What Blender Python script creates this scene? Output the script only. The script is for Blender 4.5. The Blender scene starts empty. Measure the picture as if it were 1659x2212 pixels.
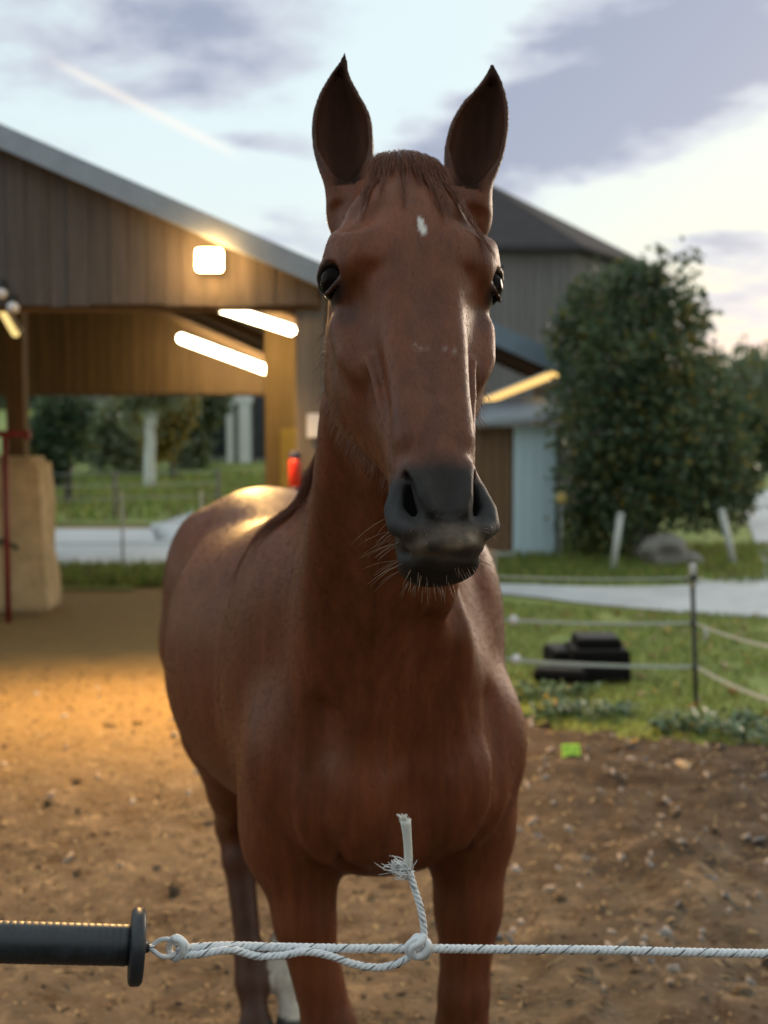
import bpy, bmesh, math, random
import numpy as np
from mathutils import Vector, Matrix, noise

RES = 0.0036           # finest sampling step of the horse, metres
N_COAT = 110000        # short hairs of its coat
COAT = (.160, .0425, .0138)
random.seed(7)
RNG = np.random.default_rng(11)
scene = bpy.context.scene
COL = scene.collection

# ------------------------------------------------------------------ camera
# distances in metres, camera at eye height of a person, looking along +Y
IW, IH, FPX, CAMZ, HOR = 1659.0, 2212.0, 2500.0, 1.6, 950.0
PITCH = math.atan((IH / 2 - HOR) / FPX)
CP, SP = math.cos(PITCH), math.sin(PITCH)


def at(px, py, Y):
    """point of the world at depth Y seen in direction (px, py) of the photograph"""
    x = (px - IW / 2) / FPX
    y = (IH / 2 - py) / FPX
    d = np.array([x, y * SP + CP, y * CP - SP])
    return np.array([0, 0, CAMZ]) + d * Y / d[1]


cam_d = bpy.data.cameras.new('camera')
cam_d.sensor_fit = 'HORIZONTAL'
cam_d.sensor_width = 24.0
cam_d.lens = FPX / IW * 24.0
cam_d.clip_start = 0.02
cam_d.clip_end = 3000
cam_d.dof.use_dof = True
cam_d.dof.focus_distance = 1.30
cam_d.dof.aperture_fstop = 3.9
cam = bpy.data.objects.new('camera', cam_d)
COL.objects.link(cam)
cam.location = (0, 0, CAMZ)
cam.rotation_euler = (math.pi / 2 - PITCH, 0, 0)
scene.camera = cam

# ------------------------------------------------------------------ colour management
scene.view_settings.view_transform = 'Standard'
scene.view_settings.look = 'None'
scene.view_settings.exposure = 0.35
scene.view_settings.gamma = 1.0
scene.view_settings.use_curve_mapping = False

# ------------------------------------------------------------------ sun and sky
SUN_EL, SUN_AZ = math.radians(13), math.radians(38)      # azimuth from +Y towards +X
sd = bpy.data.lights.new('sun', 'SUN')
sd.energy = 1.0
sd.angle = math.radians(14)
sd.color = (1.0, 0.80, 0.62)
sun = bpy.data.objects.new('sun', sd)
COL.objects.link(sun)
sdir = Vector((math.sin(SUN_AZ) * math.cos(SUN_EL), math.cos(SUN_AZ) * math.cos(SUN_EL), math.sin(SUN_EL)))
sun.rotation_euler = sdir.to_track_quat('Z', 'Y').to_euler()

world = bpy.data.worlds.new('World')
scene.world = world
world.use_nodes = True


class NT:
    """small helper for node trees"""

    def __init__(self, nt):
        self.nt = nt
        nt.nodes.clear()

    def n(self, typ, **kw):
        nd = self.nt.nodes.new(typ)
        for k, v in kw.items():
            if k == 'inp':
                for kk, vv in v.items():
                    if isinstance(vv, bpy.types.NodeSocket):
                        self.nt.links.new(vv, nd.inputs[kk])
                    else:
                        nd.inputs[kk].default_value = vv
            else:
                setattr(nd, k, v)
        return nd

    def link(self, a, b):
        self.nt.links.new(a, b)

    def math(self, op, a, b=None, c=None, clamp=False):
        nd = self.n('ShaderNodeMath', operation=op, use_clamp=clamp)
        for i, v in enumerate((a, b, c)):
            if v is None:
                continue
            if isinstance(v, bpy.types.NodeSocket):
                self.link(v, nd.inputs[i])
            else:
                nd.inputs[i].default_value = v
        return nd.outputs[0]

    def mix(self, fac, a, b, blend='MIX'):
        nd = self.n('ShaderNodeMix', data_type='RGBA', blend_type=blend)
        for i, v in ((0, fac), (6, a), (7, b)):
            if isinstance(v, bpy.types.NodeSocket):
                self.link(v, nd.inputs[i])
            else:
                if i and len(v) == 3:
                    v = (*v, 1)
                nd.inputs[i].default_value = v
        return nd.outputs[2]

    def ramp(self, fac, stops, interp='LINEAR'):
        nd = self.n('ShaderNodeValToRGB')
        cr = nd.color_ramp
        cr.interpolation = interp
        while len(cr.elements) < len(stops):
            cr.elements.new(0.5)
        for e, (p, c) in zip(cr.elements, stops):
            e.position = p
            e.color = (c, c, c, 1) if isinstance(c, (int, float)) else (*c[:3], 1)
        self.link(fac, nd.inputs[0])
        return nd.outputs[0]

    def noise(self, vec, scale, detail=4, rough=0.55, dist=0.0):
        nd = self.n('ShaderNodeTexNoise')
        nd.inputs['Scale'].default_value = scale
        nd.inputs['Detail'].default_value = detail
        nd.inputs['Roughness'].default_value = rough
        nd.inputs['Distortion'].default_value = dist
        if vec is not None:
            self.link(vec, nd.inputs['Vector'])
        return nd.outputs['Fac']

    def smooth(self, v, lo, hi):
        nd = self.n('ShaderNodeMapRange', interpolation_type='SMOOTHSTEP')
        self.link(v, nd.inputs[0])
        nd.inputs[1].default_value = lo
        nd.inputs[2].default_value = hi
        return nd.outputs[0]


def build_world():
    t = NT(world.node_tree)
    out = t.n('ShaderNodeOutputWorld')
    sky = t.n('ShaderNodeTexSky', sky_type='NISHITA')
    sky.sun_disc = False
    sky.sun_elevation = SUN_EL
    sky.sun_rotation = SUN_AZ
    bg1 = t.n('ShaderNodeBackground', inp={'Color': sky.outputs[0], 'Strength': 0.1})
    tc = t.n('ShaderNodeTexCoord').outputs['Generated']
    sep = t.n('ShaderNodeSeparateXYZ', inp={0: tc})
    x, y, z = sep.outputs
    zz = t.math('ADD', t.math('MAXIMUM', z, 0.0), 0.16)
    px, py = t.math('DIVIDE', x, zz), t.math('DIVIDE', y, zz)
    cv = t.n('ShaderNodeCombineXYZ', inp={0: px, 1: py, 2: 0.0}).outputs[0]

    def shifted(dx, dy, sx, sy, rot):
        m = t.n('ShaderNodeMapping')
        m.inputs['Location'].default_value = (dx, dy, 0)
        m.inputs['Scale'].default_value = (sx, sy, 1)
        m.inputs['Rotation'].default_value = (0, 0, rot)
        t.link(cv, m.inputs[0])
        return m.outputs[0]
    nA = t.noise(shifted(3.1, 8.7, 0.75, 1.5, 0.5), 1.0, 5, 0.5, 0.5)       # cloud banks
    nB = t.noise(shifted(1.4, 2.3, 1.6, 2.6, 0.25), 1.6, 6, 0.6, 0.3)        # broken cloud
    nC = t.noise(shifted(7.7, 0.9, 1.0, 1.0, 0.0), 6.0, 5, 0.6, 0.2)         # ragged detail
    nW = t.noise(shifted(0.3, 5.1, 1.0, 1.0, 0.0), 1.3, 4, 0.55, 0.0)

    # a few cloud banks that lie where the photograph shows them, in the same cloud plane
    def bank(az, el, ra, re, tilt, amt):
        # az, el of the middle in degrees; ra, re half sizes in degrees; tilt in radians
        a = t.math('ARCTAN2', x, y)
        e = t.math('ARCSINE', z)
        wob = t.math('MULTIPLY', t.math('SUBTRACT', nB, 0.5), 0.16)
        da = t.math('ADD', t.math('SUBTRACT', a, math.radians(az)), wob)
        wob2 = t.math('MULTIPLY', t.math('SUBTRACT', nW, 0.5), 0.16)
        de = t.math('ADD', t.math('SUBTRACT', e, math.radians(el)), wob2)
        c, s = math.cos(tilt), math.sin(tilt)
        u = t.math('ADD', t.math('MULTIPLY', da, c), t.math('MULTIPLY', de, s))
        v = t.math('SUBTRACT', t.math('MULTIPLY', de, c), t.math('MULTIPLY', da, s))
        u = t.math('DIVIDE', u, math.radians(ra))
        v = t.math('DIVIDE', v, math.radians(re))
        r2 = t.math('ADD', t.math('MULTIPLY', u, u), t.math('MULTIPLY', v, v))
        return t.math('MULTIPLY', t.math('POWER', 2.718, t.math('MULTIPLY', r2, -1.0)), amt)
    banks = None
    for b in BANKS:
        k = bank(*b)
        banks = k if banks is None else t.math('ADD', banks, k)
    dens = t.math('ADD', t.math('MULTIPLY', nA, 0.62), t.math('MULTIPLY', nB, 0.68))
    dens = t.math('ADD', dens, t.math('MULTIPLY', t.math('SUBTRACT', nC, 0.5), 0.62))
    dens = t.math('ADD', dens, t.math('MULTIPLY', banks, t.math('ADD', 0.45, t.math('MULTIPLY', nC, 1.1))))
    cloud = t.smooth(dens, 0.60, 0.96)
    thick = t.smooth(dens, 0.86, 1.30)
    # colour of thin bright cloud: pale cyan high, cream lower, towards the low sun pinker and yellower
    el = t.math('ARCSINE', z)
    elr = t.smooth(el, 0.02, 0.30)
    azf = t.math('ARCTAN2', x, y)
    sunw = t.smooth(azf, 0.0, 0.34)
    low = t.mix(sunw, (0.75, 0.77, 0.70), (0.82, 0.72, 0.50))
    high = t.mix(sunw, (0.69, 0.81, 0.83), (0.72, 0.79, 0.74))
    bright = t.mix(elr, low, high)
    pinkm = t.math('MULTIPLY', t.math('MULTIPLY', t.smooth(el, 0.17, 0.05), sunw), t.smooth(nC, 0.36, 0.60))
    bright = t.mix(pinkm, bright, (0.84, 0.56, 0.60))
    grey = t.mix(thick, (0.54, 0.57, 0.64), (0.30, 0.33, 0.44))
    grey = t.mix(t.math('MULTIPLY', t.math('MULTIPLY', sunw, t.smooth(el, 0.2, 0.05)), 0.5), grey, (0.62, 0.52, 0.62))
    ccol = t.mix(cloud, bright, grey)
    # vapour trail
    n1 = Vector(TRAIL_A).normalized().cross(Vector(TRAIL_B).normalized()).normalized()
    dt = t.n('ShaderNodeVectorMath', operation='DOT_PRODUCT', inp={0: tc, 1: tuple(n1)}).outputs['Value']
    g = t.math('POWER', 2.718, t.math('MULTIPLY', t.math('POWER', t.math('DIVIDE', dt, 0.0034), 2.0), -1.0))
    mid = (Vector(TRAIL_A).normalized() + Vector(TRAIL_B).normalized()).normalized()
    dm = t.n('ShaderNodeVectorMath', operation='DOT_PRODUCT', inp={0: tc, 1: tuple(mid)}).outputs['Value']
    g = t.math('MULTIPLY', g, t.smooth(dm, 0.9957, 0.9990))
    ccol = t.mix(t.math('MULTIPLY', g, 0.6), ccol, (1.0, 0.90, 0.78))
    bg2 = t.n('ShaderNodeBackground', inp={'Color': ccol, 'Strength': 1.0})
    mx = t.n('ShaderNodeMixShader')
    mx.inputs[0].default_value = 0.82
    t.link(bg1.outputs[0], mx.inputs[1])
    t.link(bg2.outputs[0], mx.inputs[2])
    t.link(mx.outputs[0], out.inputs[0])


def dir_of(px, py):
    d = at(px, py, 1.0) - np.array([0, 0, CAMZ])
    return tuple(d / np.linalg.norm(d))


def azel(px, py):
    d = dir_of(px, py)
    return math.degrees(math.atan2(d[0], d[1])), math.degrees(math.asin(d[2]))


BANKS = [
    (*azel(1330, 190), 8.0, 3.4, 0.42, 0.85),     # big slanting bank behind the ears
    (*azel(1010, 330), 6.0, 2.2, 0.20, 0.50),
    (*azel(1620, 90), 4.5, 2.8, 0.4, 0.6),
    (*azel(330, 40), 9.0, 2.6, -0.06, 0.55),       # grey bank at the top
    (*azel(600, 290), 3.0, 0.9, 0.0, 0.55),        # small dark cloud left of the ear
    (*azel(620, 500), 3.2, 1.3, 0.0, 0.35),
    (*azel(1520, 550), 2.8, 0.8, 0.0, 0.55),
    (*azel(1600, 660), 3.0, 1.5, 0.1, 0.35),
    (*azel(400, 330), 9.0, 3.0, -0.3, -0.30),      # bright gaps
    (*azel(1400, 420), 6.5, 2.2, 0.35, -0.40),
    (*azel(780, 160), 5.0, 3.0, 0.5, -0.35),
    (*azel(1150, 40), 5.0, 1.6, 0.3, -0.3),
]
TRAIL_A, TRAIL_B = dir_of(160, 155), dir_of(470, 315)
build_world()

# ------------------------------------------------------------------ helpers for objects


def tag(o, label=None, cat=None, group=None, kind=None):
    if label:
        o['label'] = label
    if cat:
        o['category'] = cat
    if group:
        o['group'] = group
    if kind:
        o['kind'] = kind
    return o


def empty(name, loc=(0, 0, 0), label=None, cat=None, group=None):
    o = bpy.data.objects.new(name, None)
    o.empty_display_size = 0.1
    COL.objects.link(o)
    o.location = loc
    tag(o, label, cat, group)
    return o


def link_mesh(name, me, mat=None, parent=None, loc=None, rot=None):
    o = bpy.data.objects.new(name, me)
    COL.objects.link(o)
    if mat is not None and len(me.materials) == 0:
        me.materials.append(mat)
    if parent is not None:
        o.parent = parent
    if loc is not None:
        o.location = loc
    if rot is not None:
        o.rotation_euler = rot
    return o


class MB:
    """collects geometry for one mesh object"""

    def __init__(self):
        self.v, self.f, self.n = [], [], 0

    def add(self, vs, fs):
        vs = np.asarray(vs, float).reshape(-1, 3)
        self.v.append(vs)
        self.f += [tuple(int(i) + self.n for i in f) for f in fs]
        self.n += len(vs)
        return self

    def hexa(self, c):
        """eight corners: bottom 0-3 then top 4-7"""
        return self.add(c, [(0, 3, 2, 1), (4, 5, 6, 7), (0, 1, 5, 4), (1, 2, 6, 5), (2, 3, 7, 6), (3, 0, 4, 7)])

    def box(self, x0, x1, y0, y1, z0, z1):
        return self.hexa([(x0, y0, z0), (x1, y0, z0), (x1, y1, z0), (x0, y1, z0), (x0, y0, z1), (x1, y0, z1), (x1, y1, z1), (x0, y1, z1)])

    def obox(self, c, ax, half):
        c = np.asarray(c, float)
        A = [np.asarray(a, float) * h for a, h in zip(ax, half)]
        s = [(-1, -1, -1), (1, -1, -1), (1, 1, -1), (-1, 1, -1), (-1, -1, 1), (1, -1, 1), (1, 1, 1), (-1, 1, 1)]
        return self.hexa([c + A[0] * a + A[1] * b + A[2] * d for a, b, d in s])

    def beam(self, p, q, w, h, up=(0, 0, 1)):
        p, q = np.asarray(p, float), np.asarray(q, float)
        d = q - p
        L = np.linalg.norm(d)
        d /= L
        s = np.cross(d, up)
        s /= np.linalg.norm(s)
        u = np.cross(s, d)
        return self.obox((p + q) / 2, (d, s, u), (L / 2, w / 2, h / 2))

    def tube(self, pts, rad, seg=8, caps=True):
        pts = np.asarray(pts, float)
        n = len(pts)
        rad = np.full(n, rad, float) if np.isscalar(rad) else np.asarray(rad, float)
        tg = np.gradient(pts, axis=0)
        tg /= np.linalg.norm(tg, axis=1)[:, None] + 1e-12
        ref = np.array([0, 0, 1.0]) if abs(tg[0, 2]) < 0.9 else np.array([1.0, 0, 0])
        rings = []
        for i in range(n):
            s = np.cross(tg[i], ref)
            s /= np.linalg.norm(s) + 1e-12
            ref = np.cross(s, tg[i])
            a = np.arange(seg) * 2 * np.pi / seg
            rings.append(pts[i] + rad[i] * (np.cos(a)[:, None] * s + np.sin(a)[:, None] * ref))
        fs = []
        for i in range(n - 1):
            for j in range(seg):
                k = (j + 1) % seg
                fs.append((i * seg + j, i * seg + k, (i + 1) * seg + k, (i + 1) * seg + j))
        if caps:
            fs.append(tuple(range(seg - 1, -1, -1)))
            fs.append(tuple((n - 1) * seg + j for j in range(seg)))
        return self.add(np.vstack(rings), fs)

    def lathe(self, c, axis, prof, seg=24):
        """prof: (distance along axis, radius)"""
        c, ax = np.asarray(c, float), np.asarray(axis, float)
        ax = ax / np.linalg.norm(ax)
        return self._lathe(c, ax, prof, seg)

    def _lathe(self, c, ax, prof, seg):
        ref = np.array([0, 0, 1.0]) if abs(ax[2]) < 0.9 else np.array([1.0, 0, 0])
        s = np.cross(ax, ref)
        s /= np.linalg.norm(s)
        u = np.cross(s, ax)
        a = np.arange(seg) * 2 * np.pi / seg
        ring = np.cos(a)[:, None] * s + np.sin(a)[:, None] * u
        vs = np.vstack([c + ax * d + ring * max(r, 1e-5) for d, r in prof])
        n = len(prof)
        fs = [(i * seg + j, i * seg + (j + 1) % seg, (i + 1) * seg + (j + 1) % seg, (i + 1) * seg + j) for i in range(n - 1) for j in range(seg)]
        fs.append(tuple(range(seg - 1, -1, -1)))
        fs.append(tuple((n - 1) * seg + j for j in range(seg)))
        return self.add(vs, fs)

    def mesh(self, name, smooth=False, bevel=0.0):
        me = bpy.data.meshes.new(name)
        vs = np.vstack(self.v)
        me.from_pydata(vs.tolist(), [], self.f)
        bm = bmesh.new()
        bm.from_mesh(me)
        bmesh.ops.recalc_face_normals(bm, faces=bm.faces)
        if bevel > 0:
            bmesh.ops.bevel(bm, geom=list(bm.edges), offset=bevel, segments=1, affect='EDGES', clamp_overlap=True)
        bm.to_mesh(me)
        bm.free()
        if smooth:
            me.polygons.foreach_set('use_smooth', np.ones(len(me.polygons), bool))
        me.update()
        return me

    def build(self, name, mat, parent=None, smooth=False, bevel=0.0, loc=None):
        return link_mesh(name, self.mesh(name, smooth, bevel), mat, parent, loc)


def fast_mesh(name, verts, faces):
    """verts (n,3) and faces (m,k) as arrays"""
    me = bpy.data.meshes.new(name)
    m, k = faces.shape
    me.vertices.add(len(verts))
    me.vertices.foreach_set('co', np.ascontiguousarray(verts, np.float32).ravel())
    me.loops.add(m * k)
    me.loops.foreach_set('vertex_index', np.ascontiguousarray(faces, np.int32).ravel())
    me.polygons.add(m)
    me.polygons.foreach_set('loop_start', np.arange(0, m * k, k, dtype=np.int32))
    me.polygons.foreach_set('loop_total', np.full(m, k, np.int32))
    me.update(calc_edges=True)
    me.validate()
    return me


def hair(name, strands, radii, mat, parent=None):
    """strands: array (n, k, 3); radii: (k,) or (n,k)"""
    strands = np.asarray(strands, np.float32)
    n, k, _ = strands.shape
    hc = bpy.data.hair_curves.new(name)
    hc.add_curves([k] * n)
    hc.points.foreach_set('position', np.ascontiguousarray(strands).ravel())
    r = np.broadcast_to(np.asarray(radii, np.float32), (n, k))
    if 'radius' not in hc.attributes:
        hc.attributes.new('radius', 'FLOAT', 'POINT')
    hc.attributes['radius'].data.foreach_set('value', np.ascontiguousarray(r).ravel())
    hc.materials.append(mat)
    o = bpy.data.objects.new(name, hc)
    COL.objects.link(o)
    if parent is not None:
        o.parent = parent
    return o


# ------------------------------------------------------------------ materials
def mat_new(name):
    m = bpy.data.materials.new(name)
    m.use_nodes = True
    t = NT(m.node_tree)
    out = t.n('ShaderNodeOutputMaterial')
    bs = t.n('ShaderNodeBsdfPrincipled')
    t.link(bs.outputs[0], out.inputs[0])
    return m, t, bs


def mat_plain(name, col, rough=0.6, var=0.25, scale=8.0, bump=0.0, metal=0.0, stretch=(1, 1, 1), spec=0.5, coords='Object'):
    """one colour with uneven grain"""
    m, t, bs = mat_new(name)
    tc = t.n('ShaderNodeTexCoord').outputs[coords]
    mp = t.n('ShaderNodeMapping')
    mp.inputs['Scale'].default_value = stretch
    t.link(tc, mp.inputs[0])
    f = t.noise(mp.outputs[0], scale, 6, 0.6)
    f2 = t.noise(mp.outputs[0], scale * 6.3, 3, 0.6)
    ff = t.math('ADD', t.math('MULTIPLY', f, 0.65), t.math('MULTIPLY', f2, 0.35))
    lo = tuple(c * (1 - var) for c in col)
    hi = tuple(min(1, c * (1 + var)) for c in col)
    c = t.ramp(ff, [(0.32, lo), (0.68, hi)])
    oi = t.n('ShaderNodeObjectInfo').outputs['Random']
    hv = t.n('ShaderNodeHueSaturation')
    t.link(c, hv.inputs['Color'])
    t.link(t.math('ADD', t.math('MULTIPLY', oi, 0.5 * var), 1 - 0.25 * var), hv.inputs['Value'])
    t.link(hv.outputs[0], bs.inputs['Base Color'])
    bs.inputs['Roughness'].default_value = rough
    bs.inputs['Metallic'].default_value = metal
    bs.inputs['Specular IOR Level'].default_value = spec
    if bump:
        b = t.n('ShaderNodeBump')
        b.inputs['Strength'].default_value = bump
        b.inputs['Distance'].default_value = 0.01
        t.link(ff, b.inputs['Height'])
        t.link(b.outputs[0], bs.inputs['Normal'])
    return m


def mat_wood(name, col, rough=0.75, var=0.35, along='z', bump=0.4, scale=3.0):
    st = {'z': (9, 9, 0.5), 'x': (0.5, 9, 9), 'y': (9, 0.5, 9)}[along]
    return mat_plain(name, col, rough, var, scale, bump, 0.0, st)


def mat_emit(name, col, strength):
    m = bpy.data.materials.new(name)
    m.use_nodes = True
    t = NT(m.node_tree)
    out = t.n('ShaderNodeOutputMaterial')
    e = t.n('ShaderNodeEmission')
    e.inputs[0].default_value = (*col, 1)
    e.inputs[1].default_value = strength
    t.link(e.outputs[0], out.inputs[0])
    return m
# ================================================================== SETTING


def fbm(X, Y, sc, seed, oct=4):
    out, amp, tot = 0, 1.0, 0
    for o in range(oct):
        r = np.random.default_rng(seed + o)
        tab = r.random((64, 64))
        x, y = X * sc, Y * sc
        i, j = np.floor(x).astype(int), np.floor(y).astype(int)
        fx, fy = x - i, y - j
        fx, fy = fx * fx * (3 - 2 * fx), fy * fy * (3 - 2 * fy)
        g = lambda a, b: tab[(i + a) % 64, (j + b) % 64]
        out = out + amp * ((g(0, 0) * (1 - fx) + g(1, 0) * fx) * (1 - fy) + (g(0, 1) * (1 - fx) + g(1, 1) * fx) * fy)
        tot += amp
        amp *= .5
        sc *= 2.07
    return out / tot


def sstep(x, a, b):
    t = np.clip((x - a) / (b - a), 0, 1)
    return t * t * (3 - 2 * t)


def lawn_edge(x):
    """Y of the border between the trodden soil and the grass"""
    return 7.05 - .62 * x + .10 * np.sin(x * 3.1) + .05 * np.sin(x * 9.7 + 1)


def soil_z(X, Y):
    near = 1 - sstep(Y, 9.0, 13.0)
    h = .060 * (fbm(X, Y, .9, 1, 3) - .5) + .050 * (fbm(X, Y, 4.2, 5, 3) - .5) + .034 * (fbm(X, Y, 15, 9, 3) - .5)
    side = sstep(X, -.2, 1.2)
    h = h * (.75 + .8 * side)
    h += .05 * side * sstep(fbm(X, Y, 1.7, 31, 2), .45, .75)
    turf = sstep(Y - lawn_edge(X), -.12, .25) * sstep(X, .1, .4)
    return h * near * (1 - sstep(np.abs(X), 6, 9)) * (1 - turf) - .02 * turf


def axis2(stops):
    out = [stops[0][0]]
    for (a, h), (b, _) in zip(stops[:-1], stops[1:]):
        n = max(1, int(round((b - a) / h)))
        out += list(a + (b - a) * np.arange(1, n + 1) / n)
    return np.array(out)


def sheet(name, xs, ys, zf, mat, keep=None, kind='structure'):
    X, Y = np.meshgrid(xs, ys, indexing='ij')
    Z = zf(X, Y)
    nx, ny = X.shape
    idx = np.arange(nx * ny).reshape(nx, ny)
    f = np.stack([idx[:-1, :-1], idx[1:, :-1], idx[1:, 1:], idx[:-1, 1:]], -1).reshape(-1, 4)
    V = np.stack([X, Y, Z], -1).reshape(-1, 3)
    if keep is not None:
        c = V[f].mean(1)
        f = f[keep(c[:, 0], c[:, 1])]
        used = np.unique(f)
        rm = np.full(len(V), -1)
        rm[used] = np.arange(len(used))
        V, f = V[used], rm[f]
    me = fast_mesh(name, V, f)
    me.polygons.foreach_set('use_smooth', np.ones(len(me.polygons), bool))
    o = link_mesh(name, me, mat)
    tag(o, kind=kind)
    return o


def soil_material():
    m, t, bs = mat_new('soil')
    tc = t.n('ShaderNodeTexCoord').outputs['Object']
    a = t.noise(tc, .9, 5, .6, .3)
    b = t.noise(tc, 6.0, 6, .65)
    mp = t.n('ShaderNodeMapping')
    mp.inputs['Scale'].default_value = (22, 85, 40)
    t.link(tc, mp.inputs[0])
    c = t.noise(mp.outputs[0], 1.0, 4, .7)
    col = t.ramp(a, [(.30, (.085, .059, .039)), (.50, (.125, .093, .064)), (.72, (.185, .140, .098))])
    col = t.mix(t.smooth(b, .50, .68), col, (.070, .043, .025))
    col = t.mix(t.smooth(b, .46, .30), col, (.27, .20, .13))
    col = t.mix(t.math('MULTIPLY', t.smooth(c, .58, .70), .8), col, (.35, .265, .17))
    col = t.mix(t.math('MULTIPLY', t.smooth(c, .44, .32), .7), col, (.060, .037, .022))
    # ochre lamp glow painted into the soil under and in front of the barn
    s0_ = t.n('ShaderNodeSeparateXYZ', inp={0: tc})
    glow_tint = t.math('MULTIPLY', t.smooth(t.math('ADD', s0_.outputs[1], t.math('MULTIPLY', b, 1.6)), 5.4, 8.0), t.smooth(s0_.outputs[0], .4, -.6))
    col = t.mix(t.math('MULTIPLY', glow_tint, .85), col, t.mix(b, (.26, .165, .065), (.44, .30, .125)))
    # damp, dark manure heap beside the lawn
    sx_ = t.n('ShaderNodeSeparateXYZ', inp={0: tc})
    wet = t.math('MULTIPLY', t.smooth(t.math('ADD', sx_.outputs[0], t.math('MULTIPLY', a, .9)), .7, 1.5), t.smooth(t.math('ADD', sx_.outputs[1], t.math('MULTIPLY', b, .8)), 4.2, 5.0))
    col = t.mix(t.math('MULTIPLY', wet, .75), col, t.mix(c, (.030, .020, .014), (.10, .070, .048)))
    t.link(col, bs.inputs['Base Color'])
    bs.inputs['Roughness'].default_value = .92
    bs.inputs['Specular IOR Level'].default_value = .25
    bp_ = t.n('ShaderNodeBump')
    bp_.inputs['Strength'].default_value = .8
    bp_.inputs['Distance'].default_value = .02
    t.link(t.math('ADD', c, b), bp_.inputs['Height'])
    t.link(bp_.outputs[0], bs.inputs['Normal'])
    return m


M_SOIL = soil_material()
gxs = axis2([(-400, 80), (-80, 8), (-8, .8), (-3.2, .026), (3.4, .8), (8, 8), (80, 80), (400, None)])
gys = axis2([(-40, 5), (0, .5), (2.6, .024), (8.6, .12), (13, 1.5), (28, 8), (100, 60), (700, None)])
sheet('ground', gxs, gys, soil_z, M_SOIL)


def grass_base():
    m, t, bs = mat_new('turf')
    tc = t.n('ShaderNodeTexCoord').outputs['Object']
    a = t.noise(tc, 1.1, 5, .6)
    b = t.noise(tc, 26, 4, .7)
    col = t.ramp(a, [(.3, (.18, .25, .05)), (.7, (.30, .34, .08))])
    col = t.mix(t.smooth(b, .45, .7), col, (.13, .12, .04))
    t.link(col, bs.inputs['Base Color'])
    bs.inputs['Roughness'].default_value = .9
    return m


M_TURF = grass_base()
lz = lambda X, Y: np.full_like(X, .030) - .055 * (1 - sstep(Y - lawn_edge(X), .02, .40)) + .012 * (fbm(X, Y, 1.3, 77, 2) - .5)
sheet('lawn', axis2([(.25, .05), (3.6, .4), (30, None)]), axis2([(-2, .5), (4.2, .05), (9, .2), (16.5, 2), (60, None)]), lz, M_TURF,
      keep=lambda x, y: (y > lawn_edge(x)) & (y < 58))
sheet('verge', axis2([(-40, 3), (-8, .3), (.3, None)]), axis2([(12.2, .3), (14.2, None)]), lambda X, Y: .02 + 0 * X, M_TURF,
      keep=lambda x, y: y > 12.35 + .15 * np.sin(x * 2.3))


def bank_z(X, Y):
    return .03 + 1.5 * sstep(Y, 34, 60) + 5 * sstep(Y, 64, 160)


sheet('hill', axis2([(-120, 6), (14, None)]), axis2([(20.2, 1.2), (52, 6), (170, None)]), bank_z, M_TURF,
      keep=lambda x, y: y > 21.0 + .35 * np.maximum(x + 6.5, 0) * 2.2)


def ribbon(name, left, right, z, mat):
    """strip between two poly-lines of ground points"""
    L, R = np.array(left, float), np.array(right, float)
    n = 24
    u = np.linspace(0, len(L) - 1, n)
    l = np.stack([cubic2(u, L[:, 0]), cubic2(u, L[:, 1])], 1)
    r = np.stack([cubic2(u, R[:, 0]), cubic2(u, R[:, 1])], 1)
    rows = 5
    V, f = [], []
    for k in range(rows):
        w = k / (rows - 1)
        p = l * (1 - w) + r * w
        V.append(np.column_stack([p, np.full(n, z + .02 * math.sin(w * math.pi))]))
    V = np.vstack(V)
    for k in range(rows - 1):
        for i in range(n - 1):
            f.append((k * n + i, k * n + i + 1, (k + 1) * n + i + 1, (k + 1) * n + i))
    f = np.array(f)
    me = fast_mesh(name, V, f)
    me.flip_normals() if (np.cross(V[f[0, 1]] - V[f[0, 0]], V[f[0, 2]] - V[f[0, 0]])[2] < 0) else None
    o = link_mesh(name, me, mat)
    tag(o, kind='structure')
    return o


def cubic2(u, y):
    x = np.arange(len(y), dtype=float)
    m = np.gradient(y, x)
    i = np.clip(np.floor(u).astype(int), 0, len(y) - 2)
    t = u - i
    return (1 + 2 * t) * (1 - t) ** 2 * y[i] + t * (1 - t) ** 2 * m[i] + t * t * (3 - 2 * t) * y[i + 1] + t * t * (t - 1) * m[i + 1]


def gpt(px, py):
    """point of level ground seen at (px, py)"""
    Y = CAMZ * FPX / (py - HOR)
    p = at(px, py, Y)
    return float(p[0]), float(p[1])


M_ROAD = mat_plain('asphalt', (.50, .51, .53), .6, .2, 1.2, .3)
ribbon('road', [(-30, 14.6), gpt(95, 1234), gpt(365, 1229), (-.6, 16.5), (3, 24), (6, 42)],
       [(-30, 21.5), gpt(95, 1147), gpt(330, 1136), gpt(450, 1102), (-1.5, 34), (0, 48)], .040, M_ROAD)
ribbon('lane', [(-1.2, 12.9), gpt(1070, 1292), gpt(1300, 1318), gpt(1659, 1347), (6.5, 9.4), (12, 9.4)],
       [(-1.2, 13.4), gpt(1070, 1269), gpt(1300, 1277), gpt(1500, 1272), gpt(1640, 1254), (12, 13.6)], .044, M_ROAD)
ribbon('track', [gpt(1648, 1256), gpt(1632, 1180), gpt(1612, 1100), gpt(1632, 1040), gpt(1660, 1015), gpt(1700, 1000)],
       [gpt(1850, 1262), gpt(1830, 1180), gpt(1790, 1100), gpt(1800, 1040), gpt(1800, 1015), gpt(1830, 1000)], .050, M_ROAD)


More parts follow.
